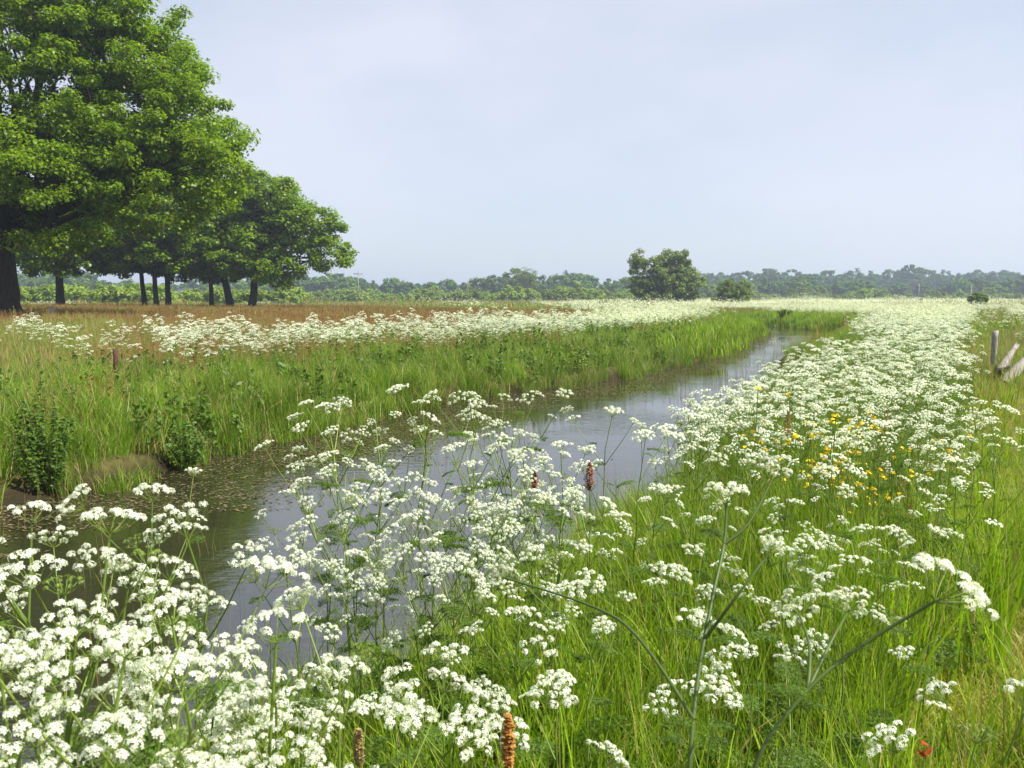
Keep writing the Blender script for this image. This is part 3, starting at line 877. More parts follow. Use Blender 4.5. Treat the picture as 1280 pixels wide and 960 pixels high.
# u, v of the top umbel in the photo, distance, density, lean, label
HERO = [
 (22, 632, 1.45, .7, (-.10, .1), 'tall cow parsley at the left edge, its head above the dark water'),
 (112, 640, 1.35, .7, (.05, .1), 'cow parsley with a broad flat head just right of the left edge'),
 (190, 606, 1.95, .3, (.0, .1), 'cow parsley whose small lone top head rises highest before the dark tree reflection'),
 (240, 632, 1.65, .7, (.06, 0), 'bushy cow parsley leaning right over the dark tree reflection'),
 (60, 712, 1.25, .7, (-.06, .05), 'cow parsley below the broad flat head at the left edge'),
 (150, 712, 1.5, .7, (.0, .05), 'cow parsley in the middle of the left corner clump'),
 (225, 750, 1.2, 1, (.05, .0), 'cow parsley on the right flank of the left corner clump'),
 (28, 800, 1.0, 1, (-.05, .05), 'blurred white cow parsley low at the left edge'),
 (125, 790, .95, 1, (.02, .05), 'large bright cow parsley heads close to the lens in the left corner'),
 (205, 838, .98, 1, (.05, .02), 'cow parsley with big overlapping heads right of the corner clump'),
 (60, 868, .9, 1, (-.02, .05), 'lowest cow parsley in the bottom left corner'),
 (140, 915, .85, 1, (.02, .05), 'cow parsley whose heads are cut by the bottom edge at left'),
 (342, 762, 1.12, .3, (.05, .05), 'slender cow parsley with one domed head against the blue water'),
 (330, 832, 1.15, .7, (.03, .03), 'cow parsley just below the domed head against the blue water'),
 (425, 832, 1.2, .7, (.05, .03), 'cow parsley right of the domed head, over the grass edge'),
 (270, 850, 1.35, 1, (0, .03), 'leafy cow parsley filling the gap below the blue water'),
 (410, 500, 3.3, 2, (-.10, 0), 'tall cow parsley at the left end of the waterside clump'),
 (470, 496, 3.5, .7, (.0, 0), 'slim cow parsley second from the left end of the waterside clump'),
 (528, 495, 3.1, 2, (-.04, 0), 'tall cow parsley with a split head over the middle of the ditch'),
 (425, 560, 2.9, 2, (-.06, 0), 'lower cow parsley at the left end of the waterside clump'),
 (470, 610, 2.7, 2, (-.05, 0), 'branching cow parsley under the split head'),
 (592, 515, 3.0, 2, (.0, .05), 'cow parsley with crowded heads in the centre of the waterside clump'),
 (645, 508, 3.2, 2, (.05, 0), 'tall cow parsley right of the crowded central heads'),
 (590, 575, 2.7, 2, (.0, 0), 'dense cow parsley below the crowded central heads'),
 (655, 560, 2.9, 2, (.03, 0), 'cow parsley with dark crossing stems in front of the water'),
 (705, 555, 3.3, .7, (.03, 0), 'cow parsley beside the small red brown dock spike'),
 (762, 512, 3.9, .7, (.05, 0), 'slim tall cow parsley before the open middle water'),
 (805, 540, 3.8, .7, (.05, 0), 'cow parsley at the right end of the waterside clump'),
 (392, 640, 2.7, 2, (-.08, 0), 'cow parsley spreading left over the blue water'),
 (440, 690, 2.5, 2, (-.05, 0), 'cow parsley low over the blue water at the bank edge'),
 (525, 640, 2.45, 2, (0, 0), 'cow parsley full of small heads left of the bright grass'),
 (570, 690, 2.3, 2, (.03, 0), 'low cow parsley at the corner of the bright grass'),
 (615, 630, 2.6, 2, (.0, 0), 'cow parsley behind the corner of the bright grass'),
 (360, 700, 2.3, .7, (-.05, 0), 'thin cow parsley standing alone over the blue water'),
 (668, 612, 2.8, 2, (.0, 0), 'cow parsley between the water and the bright grass'),
 (735, 605, 3.1, .7, (.04, 0), 'cow parsley near the top of the bright grass slope'),
 (560, 815, 1.8, .5, (.04, 0), 'small cow parsley in the lower middle of the grass'),
 (505, 890, 1.35, .7, (-.03, .02), 'cow parsley left of the rusty dock spike'),
 (440, 880, 1.3, .7, (.0, .02), 'cow parsley between two rusty spikes at the bottom'),
 (590, 900, 1.45, .7, (.0, .02), 'cow parsley touching the rusty dock spike'),
 (700, 855, 1.75, .5, (.02, 0), 'low cow parsley right of the rusty dock spike'),
 (650, 770, 2.1, .5, (.02, 0), 'slight cow parsley above the rusty dock spike'),
 (690, 690, 2.5, .5, (.02, 0), 'cow parsley with loose heads on the bright grass slope'),
 (745, 730, 2.3, .5, (.03, 0), 'cow parsley in the middle of the bright grass'),
 (832, 712, 2.6, .3, (.0, 0), 'single stalked cow parsley with one head in open grass'),
 (775, 645, 2.9, .7, (.03, 0), 'cow parsley above the middle of the bright grass'),
 (862, 775, 2.2, .5, (-.02, 0), 'cow parsley left of the tall dark stalk'),
 (985, 572, 3.2, .3, (.0, 0), 'cow parsley with a flat head before the yellow flowers'),
 (1040, 585, 3.1, .3, (.03, 0), 'cow parsley right of the flat head before the yellow flowers'),
 (1010, 680, 2.75, .7, (.0, 0), 'cow parsley with stacked small heads right of the tall dark stalk'),
 (1065, 700, 2.7, .7, (.03, 0), 'second cow parsley with stacked small heads, nearer the path'),
 (1112, 660, 2.9, .5, (.03, 0), 'cow parsley with a bright flat head beside the path grass'),
 (995, 768, 2.2, .5, (.0, 0), 'cow parsley with round button heads below the stacked ones'),
 (1045, 745, 2.4, .5, (.0, 0), 'cow parsley just above the round button heads'),
 (1215, 912, 1.5, .3, (.05, 0), 'small cow parsley head at the bottom beside the red leaf'),
 (1272, 866, 1.6, .3, (.04, 0), 'cow parsley head cut by the right edge'),
 (1192, 575, 4.3, .5, (.05, 0), 'pale cow parsley standing out into the path grass'),
 (1180, 665, 3.1, .3, (.05, 0), 'thin cow parsley leaning over the path grass'),
 (890, 875, 1.7, .3, (.0, 0), 'low cow parsley at the foot of the tall dark stalk'),
 (936, 815, 2.0, .3, (.0, 0), 'tiny cow parsley in the grass right of the dark stalk'),
 (820, 610, 3.4, .7, (.04, 0), 'cow parsley at the top corner of the bright grass'),
 (700, 620, 2.9, 1, (.02, 0), 'cow parsley just under the red brown dock spike'),
 (90, 760, 1.1, 1, (0, .05), 'cow parsley behind the brightest heads of the left corner'),
 (180, 880, 1.05, 1, (.02, .03), 'cow parsley low between the bright heads of the left corner'),
 (300, 905, 1.2, 1, (.02, .03), 'cow parsley at the bottom edge right of the left corner clump'),
 (370, 895, 1.15, 1, (.02, .03), 'cow parsley at the bottom edge left of the pale tan spike'),
 (10, 920, .95, 1, (-.02, .05), 'cow parsley cut by both the left and bottom edges'),
 (870, 560, 3.7, .7, (.04, 0), 'cow parsley at the near left corner of the dense drift'),
]
occupied = []
for k, (u, v, D_, dn, lean, lab) in enumerate(HERO):
    p = at(u, v, D_)
    bx, by = p[0] - lean[0], p[1] - lean[1]
    z = gz1(bx, by)
    if z < -.5: z = -.45
    H = (p[2] - z) / .95
    plant_full((bx, by, z - .01), 900 + k, H, dn, 0 if D_ < 4 else 1, lab, NEARG, lean, us=.95 if D_ < 1.2 else 1.1 if dn < 2 else .85, thick=.9)
    occupied.append((bx, by))
# small plants scattered through the bright grass
for k in range(24):
    while True:
        y = rng.uniform(2.1, 4.1); x = rng.uniform(.03, .46) * y
        if all((x - a) ** 2 + (y - b) ** 2 > .03 for a, b in occupied): break
    occupied.append((x, y))
    side_ = 'towards the ditch' if x < .18 * y else ('in its middle' if x < .33 * y else 'towards the path')
    plant_full((x, y, gz1(x, y) - .01), 1500 + k, rng.uniform(.52, .86), float(rng.choice([.3, .5, .7])), 0,
               'small few headed cow parsley scattered in the bright grass, ' + side_, 'small cow parsley in the bright grass, ' + side_, (rng.normal(0, .05), rng.normal(0, .04)), us=.85, thick=.75)
# two bare-stalked individuals with big forked stems in the lower right
def stalk_plant(pts, forks, label, thick, us):
    base = pts[0]
    root = empty('cow_parsley', tuple(base)); tag(root, label, 'cow parsley', NEARG)
    g = Geo()
    def smooth(P): return catmull(P, 5)
    pts = [base * (1 - t) + pts[1] * t for t in (0, .25, .5, .75, .9)] + list(pts[1:])
    P = smooth(np.array(pts) - base)
    put(g, tube(P, np.linspace(thick, thick * .45, len(P)), 7, cap=False), 1, .15)
    ends = [P]
    for f in forks:
        Q = smooth(np.array(f) - base); put(g, tube(Q, np.linspace(thick * .6, thick * .3, len(Q)), 6, cap=False), 1, .3); ends.append(Q)
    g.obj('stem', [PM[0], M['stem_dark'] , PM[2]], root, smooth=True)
    for k, Q in enumerate(ends):
        d = Q[-1] - Q[-2]
        o = bpy.data.objects.new('umbel', BUTTON if us > 1.1 and k == 0 else UMESH[0][k]); COL.objects.link(o); o.parent = root
        o.location = Q[-1]; o.rotation_euler = frame_to(d / np.linalg.norm(d) + np.array([0, 0, .5]), k).to_euler(); o.scale = (us * (1, .8, .65, .6)[k],) * 3
        o = bpy.data.objects.new('leaf', FMESH[0][k % 3]); COL.objects.link(o); o.parent = root
        o.location = Q[0] if k else P[int(len(P) * .6)]; o.rotation_euler = fern_frame(k * 1.9, .3).to_euler(); o.scale = (.28,) * 3
def A3(*q): return [at(*a) for a in q]
b0 = at(858, 1010, 1.12); b0[2] = gz1(b0[0], b0[1])
stalk_plant([b0] + A3((862, 960, 1.13), (872, 850, 1.2), (890, 750, 1.28), (905, 680, 1.35), (908, 630, 1.38)),
            [A3((905, 680, 1.35), (935, 655, 1.36), (965, 600, 1.4)), A3((868, 900, 1.16), (800, 800, 1.3), (745, 760, 1.4), (630, 722, 1.55)), A3((880, 800, 1.24), (925, 740, 1.22), (962, 690, 1.25))],
            'tall dark stalked cow parsley rising alone to one domed head', .0052, 1.0)
b1 = at(905, 1020, .98); b1[2] = gz1(b1[0], b1[1])
stalk_plant([b1] + A3((945, 955, .98), (1010, 862, 1.0), (1080, 805, 1.02), (1168, 752, 1.0)),
            [A3((1010, 862, 1.0), (1012, 810, 1.05), (1000, 770, 1.12)), A3((1010, 862, 1.0), (1040, 800, 1.05), (1060, 765, 1.1))],
            'cow parsley with a thick slanting stalk and a wide head of round buttons', .0044, 1.15)
b2 = at(1170, 1010, 1.3); b2[2] = gz1(b2[0], b2[1])

# the drift on the right bank, individually to about a dozen metres
DG = 'cow parsley of the dense drift on the right bank'
cand = []
r_ = np.random.default_rng(77)
tries = 0
while len(cand) < 214 and tries < 20000:
    tries += 1
    y = 3.6 + 9.2 * r_.random() ** .75; x = r_.uniform(.24 * y - .3, .53 * y + .3)
    if u_ok := (abs(x) < .6 * y + .3):
        s_, sd2 = banks(np.array([x]), np.array([y]))
        if s_[0] < .05 + max(0, y - 7) * .16 or sd2[0] < 0: continue
        if r_.random() > driftR(x, y): continue
        if y < 6.5 and r_.random() < .75 - (y - 3.6) * .22: continue
        if all((x - a) ** 2 + (y - b) ** 2 > (.045 if y < 8 else .06) for a, b in occupied):
            cand.append((x, y)); occupied.append((x, y))
cand.sort(key=lambda q: q[1])
NV = 10
protoA = []
for k, (x, y) in enumerate(cand):
    z = gz1(x, y)
    rz = r_.uniform(0, 6.28); s = r_.uniform(.88, 1.12)
    near = y < 6.5
    lat = (x - .24 * y) / (.29 * y)
    la = 'on the ditch side' if lat < .33 else ('in the middle' if lat < .66 else 'on the path side')
    dz = ('just behind the bright grass' if y < 5.2 else 'level with the yellow flowers' if y < 6.6 else 'a little beyond the yellow flowers' if y < 8.2 else
          'well beyond the yellow flowers' if y < 10 else 'deep before the narrowing ditch' if y < 11.4 else 'deepest, towards the ditch bend')
    lab = 'cow parsley %s of the drift, %s' % (la, dz)
    gp = DG + ', ' + la
    key = k % NV + (0 if near else 100)
    src = next((q for q in protoA if q[0] == key), None)
    if src is None:
        if near:
            rt = plant_full((x, y, z - .02), 300 + key, .98, 1, 1, lab, gp)
        else:
            rt = empty('cow_parsley', (x, y, z - .02)); tag(rt, lab, 'cow parsley', gp)
            a, b, c = baked(300 + key, .98, 1, 1)
            a.obj('stem', PM, rt, smooth=True); b.obj('blossom', PM, rt); c.obj('leaf', PM, rt)
        protoA.append((key, rt, list(rt.children)))
    else:
        rt = src[1].copy(); COL.objects.link(rt)
        for ch in src[2]:
            c = ch.copy(); COL.objects.link(c); c.parent = rt
    rt.location = (x, y, z - .02); rt.rotation_euler = (0, 0, rz); rt.scale = (s, s, s)
    rt['label'] = lab; rt['group'] = gp
print('drift individuals', len(cand))

def p_par2(i):
    a, b, c = baked(1300 + i, .95, 1, 2)
    g = Geo(); g.add_geo(a); g.add_geo(b); g.add_geo(c)
    return (g, PM)
def p_par3(i):
    r = np.random.default_rng(50 + i)
    g = Geo()
    for k in range(7):
        a, b, c = baked(1400 + i * 9 + k, .9 * r.uniform(.85, 1.1), 1, 3)
        o = (r.normal(0, .45), r.normal(0, .45), 0)
        g.add_geo(a, off=o); g.add_geo(b, off=o)
    blades(g, 40, .8, (.3, .6), (.02, .04), (.1, .5), 2, 2, 1500 + i)
    return (g, [M['petal_far'], M['stem'], M['fern']])
def p_par4(i):
    r = np.random.default_rng(90 + i)
    g = Geo(); n = 420
    C = np.stack([r.normal(0, 2.4, n), r.normal(0, 2.4, n), r.uniform(.55, 1.0, n)], 1)
    N_ = r.normal(0, .5, (n, 3)) + np.array([0, 0, 1])
    rand_quads(g, C, .07, .14, 0, r, N_)
    blades(g, 90, 4.5, (.4, .7), (.06, .12), (.1, .5), 1, 2, 1700 + i)
    return (g, [M['petal_far'], M['stem'], M['fern']])
par2 = protos_of(p_par2, 8)
def leftdrift(x, y, sd, side):
    edge = 1.8 + 1.5 * (fbm(x * .3, y * .3 + 50, 2) - .4)
    wid = (6.8 + 4 * (fbm(x * .15, y * .15 + 9, 2) - .3)) * (1 - .35 * sstep(25, 45, y))
    dense = sstep(edge, edge + .8, sd) * sstep(edge + wid, edge + wid - 1.5, sd) * sstep(-.45, -.36, x / np.maximum(y, 1) + (fbm(x * .2, y * .2, 2) - .5) * .15) * (.5 + .5 * sstep(.3, .5, fbm(x * .6, y * .6, 2)))
    sparse = (sd > 2.8) * sstep(30, 24, y) * sstep(.44, .56, fbm(x * .8 + 11, y * .45 + 3, 2)) * (.10 + .16 * (x < -.3 * y)) * (x < -3)
    return np.where(side < 0, np.maximum(dense, sparse), 0)
def rightdrift(x, y, sd, side):
    e = .505 * y + np.clip(y - 20, 0, 40) * .02
    ex = (side > 0) * (x > .56 * y) * (y > 25) * .35 * sstep(.4, .5, fbm(x * .2, y * .2, 2))
    return np.maximum(np.where(side > 0, sstep(e + .6, e - .6, x) * (sd > .1 + np.clip(y - 7, 0, 14) * .16) * (.55 + .45 * sstep(.35, .55, fbm(x * .5, y * .5, 2))), 0), ex)
cy_max = cand[-1][1]
P = np.vstack([sample(8, 36, 7.0, leftdrift),
               sample(cy_max, 36, 7.5, lambda x, y, sd, side: rightdrift(x, y, sd, side))])
do_scatter('cow_parsley_drift', par2, P, 'flowering cow parsley drifts too many to count, on both banks', 'cow parsley', s=(.8, 1.12), tilt=.06)
def far3(x, y, sd, side):
    a = leftdrift(x, y, sd, side) * (x > -.13 * y); b = rightdrift(x, y, sd, side)
    return np.where(y < 85, np.maximum(a, b), 0)
P = sample(34, 90, 1.6, far3)
def far3b(x, y, sd, side):
    u = x / y * FPX + 640
    nn = fbm(x * .06, y * .04, 2)
    w_ = sstep(700, 860, u) * sstep(.38, .56, nn)
    return np.where((sd > 9) & (y > 88) & ((side > 0) | (y > 112)), w_, 0) * .9
P = np.vstack([P, sample(88, 150, .7, far3b)])
do_scatter('far_cow_parsley', protos_of(p_par3, 5), P, 'far clumps of cow parsley along the ditch and field', 'cow parsley', s=(.85, 1.15), tilt=.04)
def far4(x, y, sd, side):
    u = x / y * FPX + 640
    nn = fbm(x * .015, y * .02 + 5, 2)
    return sstep(620, 820, u) * (.35 + .65 * sstep(.35, .5, nn)) * sstep(420, 200, y) + .02
P = sample(118, 420, .026, far4)
do_scatter('horizon_cow_parsley', protos_of(p_par4, 4), P, 'pale haze of blossom on the farthest fields', 'cow parsley')

# yellow flowers, floating weed, straw heaps
def p_yel(i):
    r = np.random.default_rng(i); g = Geo()
    for k in range(4):
        x, y = r.normal(0, .12, 2); h = r.uniform(.55, .85)
        g.add([(x - .002, y, 0), (x + .002, y, 0), (x + .002, y, h), (x - .002, y, h)], [(0, 1, 2, 3)], 0, .5)
        C = np.array([x, y, h]) + r.normal(0, .006, (6, 3)); rand_quads(g, C, .012, .02, 1, r, r.normal(0, .4, (6, 3)) + np.array([0, 0, 1]))
    return (g, [M['stem'], M['yellow']])
n = 42
c = on_plane(1052, 572, .68)
x = c[0] + rng.normal(0, .26, n); y = c[1] + rng.normal(0, .28, n)
P = np.stack([x, y, ground_z(x, y)], 1)
do_scatter('yellow_wildflowers', protos_of(p_yel, 4), P, 'yellow buttercups between the parsley and the bright grass', 'wildflowers')

r_ = np.random.default_rng(5)
n = 700000
y = 3 + 60 * r_.random(n) ** 1.5; x = r_.uniform(-9, 24, n)
k = inside(x, y) & (np.abs(x) < .6 * y + 2); x, y = x[k], y[k]
sd, side = banks(x, y)
nn = fbm(x * .35 + 20, y * .5, 3); str_ = fbm(x * .5 + 2, y * 3.2, 3)
pl = np.where(side < 0, sstep(-3.8, -.8, sd), .35 * sstep(-1.2, -.1, sd))
pr = 1.6 * sstep(.40, .56, nn * .55 + pl * .34 + (str_ - .5) * .45) * np.clip(.25 + pl, 0, 1)
k = (r_.random(len(x)) < pr) & (sd < 0.1); x, y = x[k], y[k]
k = r_.random(len(x)) < .8; x, y = x[k], y[k]
g = Geo()
C = np.stack([x, y, WZ + .003 + r_.random(len(x)) * .008], 1)
rand_quads(g, C, .008, .034, 0, r_, r_.normal(0, .10, (len(x), 3)) + np.array([0, 0, 1]), asp=2.0)
tag(g.obj('floating_pondweed', [M['weed']]), 'brown green pondweed and scum floating on the ditch', 'pondweed', kind='stuff')
print('weed', len(x))

# ------------------------------------------------------------------ plants with a character of their own
def leafy_stalks(name, loc, n, H, rad, leaf, mats, label, cat, seed, asp=1.6):
    r = np.random.default_rng(seed)
    root = empty(name, loc); tag(root, label, cat)
    gs = Geo(); gl = Geo()
    for k in range(n):
        a = r.uniform(0, 6.28); q = rad * math.sqrt(r.random()); h = H * r.uniform(.7, 1) * (1 - .45 * q / rad)
        p0 = np.array([q * .5 * math.cos(a), q * .5 * math.sin(a), 0]); p1 = np.array([q * 1.5 * math.cos(a) + r.normal(0, .04), q * 1.5 * math.sin(a), h])
        P = np.array([p0, p0 * .4 + p1 * .6 + r.normal(0, .02, 3), p1])
        put(gs, tube(P, [.004, .003, .0015], 4, cap=False), 0, r.random())
        m_ = int(h / .035); t = np.linspace(.12, 1, m_)
        C = P[0] * (1 - t)[:, None] + P[2] * t[:, None]
        for rep in range(3):
            az = r.uniform(0, 6.28, m_); off = np.stack([np.cos(az), np.sin(az), r.normal(-.1, .2, m_)], 1) * leaf * .8
            rand_quads(gl, C + off, leaf * .7, leaf * 1.2, 0, r, off / leaf + np.array([0, 0, 1.1]), asp=asp)
    gs.obj('stem', [mats[0]], root); gl.obj('foliage', [mats[1]], root)
    return root
q = on_plane(52, 612, -.52)
leafy_stalks('waterside_shrub', (q[0] + .05, q[1] + .05, -.6), 40, 1.4, .30, .034, (M['stem'], M['nettle']), 'dark leafy shrub growing from the far bank at the left edge', 'shrub', 1)
q = on_plane(232, 580, -.5)
leafy_stalks('nettle_clump', (q[0], q[1] + .1, -.55), 24, .75, .26, .036, (M['stem'], M['nettle']), 'dark nettle clump on the far bank above a drooping leaf', 'nettles', 2)
q = on_plane(735, 480, -.5)
leafy_stalks('willowherb_clump', (q[0] - .2, q[1] + .8, -.2), 12, .7, .3, .055, (M['stem'], M['willow']), 'greyish green leafy clump on the far bank beside the narrowing ditch', 'weeds', 3)
q = on_plane(1000, 405, -.3)
leafy_stalks('bank_weed', (q[0], q[1] + 4, .1), 16, .9, .4, .10, (M['stem'], M['oak_dark']), 'dark weed tuft on the green bank beyond the bend', 'weeds', 4)
# iris tufts
def sword_tuft(loc, n, H, label, seed):
    g = Geo(); blades(g, n, .16, (H * .6, H), (.022, .034), (.1, .5), 5, 0, seed, droop=.05)
    o = g.obj('iris_tuft', [M['fernblue'] if 'fernblue' in M else M['grass']]); o.location = loc
    tag(o, label, 'plant', None)
M['fernblue'] = leafy('iris leaves', (.08, .16, .05), (.15, .25, .08), trans=.35, wamt=.1)
q = at(455, 500, 17.0); sword_tuft((q[0], q[1], gz1(q[0], q[1])), 26, .85, 'pale sword leaved tuft on the far bank above the waterside clump', 11)
q = at(527, 500, 19.5); sword_tuft((q[0], q[1], gz1(q[0], q[1])), 20, .7, 'darker sword leaved tuft low on the far bank', 12)
q = at(875, 410, 47); sword_tuft((q[0], q[1], gz1(q[0], q[1])), 60, 1.1, 'bright green sword leaved tuft near the tip of the left bank', 13)

# dock spikes in front
def dock_spike(u, v, D_, H, rad, mat, label, seed):
    r = np.random.default_rng(seed)
    p = at(u, v, D_); z = gz1(p[0], p[1])
    root = empty('dock_spike', (p[0], p[1], z)); tag(root, label, 'dock plant')
    h = p[2] - z
    P = np.array([(0, 0, 0), (.005, .004, h * .5), (0, 0, h)])
    g = tube(catmull(P, 4), np.linspace(.003, .0015, 9), 5, cap=False); g.obj('stem', [M['stem']], root, smooth=True)
    g = Geo(); n = int(420); t = r.random(n)
    a = r.uniform(0, 6.28, n); rr = rad * np.sin(np.pi * np.clip(t * .9 + .08, 0, 1)) ** .7 * r.uniform(.5, 1.05, n) * (.62 + .6 * vnoise(t * 9 + seed, a * 1.3))
    C = np.stack([rr * np.cos(a), rr * np.sin(a), h - H + t * H], 1)
    rand_quads(g, C, .004, .010, 0, r, C * np.array([1, 1, .05]) + r.normal(0, .008, (n, 3)))
    g.obj('seed_head', [mat], root)
dock_spike(635, 893, 1.25, .085, .0085, M['rust'], 'upright rusty orange seed spike at the bottom middle', 1)
dock_spike(448, 912, 1.25, .055, .005, M['dry'], 'pale tan seed spike left of the rusty one', 2)
dock_spike(737, 578, 3.1, .10, .016, M['sorrel'], 'red brown dock spike among the waterside clump', 3)
dock_spike(668, 588, 3.0, .07, .012, M['sorrel'], 'smaller red dock spike left of the red brown one', 4)
dock_spike(1108, 512, 6.6, .16, .02, M['sorrel'], 'reddish dock spike sunk in the dense right bank drift', 5)
dock_spike(985, 515, 5.0, .14, .02, M['sorrel'], 'dark red dock spike at the left side of the drift', 6)
p = at(1155, 935, 1.6)
g = Geo(); rr_ = np.random.default_rng(4); rand_quads(g, rr_.normal(0, .006, (7, 3)), .012, .02, 0, rr_)
red = empty('red_leaved_dock', (p[0], p[1], gz1(p[0], p[1]))); tag(red, 'small dock with crumpled red leaves at the bottom right', 'dock plant')
h = p[2] - red.location[2]
g2 = tube(np.array([(0, 0, 0), (.01, 0, h * .5), (0, 0, h)]), [.003, .002, .0015], 5, cap=False); g2.obj('stem', [M['stem']], red)
o = g.obj('crumpled_leaves', [M['redleaf']], red); o.location = (0, 0, h)

# ------------------------------------------------------------------ posts and old fence
def rough_post(name, loc, H, r0, mat, label, sides=9, tilt=(0, 0), seed=0, flat=False):
    r = np.random.default_rng(seed)
    n = 9; P = np.stack([np.zeros(n), np.zeros(n), np.linspace(0, H, n)], 1)
    g = tube(P, r0 * r.uniform(.88, 1.08, n), sides)
    V = g.V[0]; V[:, :2] *= r.uniform(.86, 1.1, (len(V), 1)); V[-2, 2] -= r0 * .3; V[-12:, 2] += r.normal(0, r0 * .25, len(V[-12:]))
    o = g.obj(name, [mat]); o.location = loc; o.rotation_euler = (tilt[0], tilt[1], 0)
    tag(o, label, 'post'); return o
q = at(144, 437, 14.2); z = gz1(q[0], q[1]); rough_post('wooden_post', (q[0], q[1], z - .1), q[2] - z + .1, .04, M['redwood'], 'short dark red brown post standing in the left meadow', seed=1)
q = at(64, 383, 46); z = gz1(q[0], q[1]); rough_post('wooden_post', (q[0], q[1], z - .1), q[2] - z + .1, .17, M['oldwood'], 'thick grey post in the grass right of the big oak trunk', seed=2)
q = at(1243, 414, 18.0); z = gz1(q[0], q[1]); rough_post('fence_post', (q[0], q[1], z - .1), q[2] - z + .1, .062, M['oldwood'], 'upright weathered grey fence post at the edge of the flower drift', tilt=(0, .02), seed=3)
def broken_log(a, b, r0, label, seed, hollow=True):
    a = np.array(a); b = np.array(b); r = np.random.default_rng(seed)
    ax = b - a; n = 10; S = 11
    T = np.linspace(0, 1, n)[:, None] * ax + r.normal(0, .008, (n, 3))
    rad = r0 * (1 + .25 * np.sin(np.linspace(0, 5, n))) * r.uniform(.9, 1.1, n)
    g = tube(T, rad, S, cap=False)
    V = g.V[0]; c = np.repeat(T, S, 0); V[:] = c + (V - c) * r.uniform(.72, 1.18, (len(V), 1))
    V[:S] -= ax / np.linalg.norm(ax) * r.uniform(0, .1, (S, 1)); V[-S:] += ax / np.linalg.norm(ax) * r.uniform(0, .14, (S, 1))
    gi = tube(T, rad * .55, S, cap=False); put(g, gi, 1, .5)
    # end rims joining bark and hollow
    nV = n * S
    rim = [(j, (j + 1) % S, nV + (j + 1) % S, nV + j) for j in range(S)] + [(nV - S + j, nV - S + (j + 1) % S, 2 * nV - S + (j + 1) % S, 2 * nV - S + j) for j in range(S)]
    g.F[4].append(np.array(rim)); g.M[4].append(np.zeros(len(rim), int))
    o = g.obj('broken_log', [M['oldwood'], M['soil']]); o.location = a
    tag(o, label, 'log', 'broken logs by the old fence')
broken_log(at(1250, 464, 17.0), at(1270, 434, 17.6), .065, 'weathered grey log with an open hollow end beside the fence post', 1)
broken_log(at(1258, 478, 16.4), at(1292, 440, 17.4), .085, 'larger split grey log cut by the right edge', 2)
broken_log(at(1247, 463, 16.9), at(1262, 459, 16.3), .04, 'small grey log stub lying between the fence post and the split log', 3)

# ------------------------------------------------------------------ trees
def ellipsoid_pts(r, n, c, R3, shell=.45):
    d = r.normal(size=(n, 3)); d /= np.linalg.norm(d, axis=1)[:, None]
    q = shell + (1 - shell) * r.random(n) ** .6
    return np.array(c) + d * q[:, None] * np.array(R3)
def crown_geo(seed, lobes, nclump, cr, nleaf, leaf, flat=.62, mat=0, shell=.5):
    """leaf clumps through several lobes; each clump a flattened spray of leaves"""
    r = np.random.default_rng(seed)
    vol = np.array([l[1][0] * l[1][1] + l[1][0] * l[1][2] for l in lobes]); vol = vol / vol.sum()
    cl = []
    for (c, R3), f in zip(lobes, vol):
        cl.append(ellipsoid_pts(r, max(3, int(nclump * f)), c, R3, shell))
    cl = np.vstack(cl)
    g = Geo()
    n = len(cl) * nleaf
    C0 = np.repeat(cl, nleaf, 0)
    rad = np.repeat(r.uniform(cr * .6, cr * 1.35, len(cl)), nleaf)
    d = r.normal(size=(n, 3)); d /= np.linalg.norm(d, axis=1)[:, None]
    q = (.12 + .98 * r.random(n) ** .62) * rad
    C = C0 + d * q[:, None] * np.array([1, 1, flat])
    Nn = d * .7 + np.array([0, 0, .75]) + r.normal(0, .45, (n, 3))
    rand_quads(g, C, leaf * .6, leaf * 1.25, mat, r, Nn, asp=1.35)
    return g, cl
def trunk_geo(seed, base_r, fork, lobes, clumps, nbr, sides=9, lean=(0, 0)):
    r = np.random.default_rng(seed)
    g = Geo()
    n = 8; t = np.linspace(0, 1, n)
    P = np.stack([lean[0] * t + r.normal(0, .03, n) * base_r, lean[1] * t, -.3 + (fork + .3) * t], 1)
    rad = base_r * (.72 + .45 * np.exp(-t * 6)) * (1 - .22 * t)
    put(g, tube(P, rad, sides, cap=False), 0, .5)
    top = P[-1]
    for c, R3 in lobes:
        c = np.array(c)
        m = top * .45 + c * .55 + r.normal(0, .05, 3) * np.linalg.norm(c - top); m[2] -= .06 * np.linalg.norm(c - top)
        L_ = catmull([top - np.array([0, 0, base_r * .6]), top * .75 + m * .25 + np.array([0, 0, .2]), m, c], 4)
        put(g, tube(L_, np.linspace(base_r * .46, base_r * .12, len(L_)), 6, cap=False), 0, .5)
        near = clumps[np.argsort(np.linalg.norm((clumps - c) / np.array(R3), axis=1))[:400]]
        if len(near):
            for k in r.choice(len(near), min(nbr, len(near)), replace=False):
                e = near[k]; s = L_[int(r.integers(len(L_) // 2, len(L_)))]
                mm_ = (s + e) / 2 + r.normal(0, .06, 3) * np.linalg.norm(e - s)
                put(g, tube(np.array([s, mm_, e]), [base_r * .11, base_r * .06, base_r * .02], 4, cap=False), 0, .5)
    return g
def tree(name, loc, seed, lobes, nclump, cr, nleaf, leaf, base_r, fork, mats, label, cat='tree', group=None, nbr=14, lean=(0, 0), flat=.62, shell=.5):
    root = empty(name, loc); tag(root, label, cat, group)
    cg, cl = crown_geo(seed, lobes, nclump, cr, nleaf, leaf, flat, shell=shell)
    cg.obj('crown', [mats[0]], root)
    trunk_geo(seed, base_r, fork, lobes, cl, nbr, lean=lean).obj('trunk', [mats[1]], root, smooth=True)
    return root
OAK = (M['oak'], M['bark'])
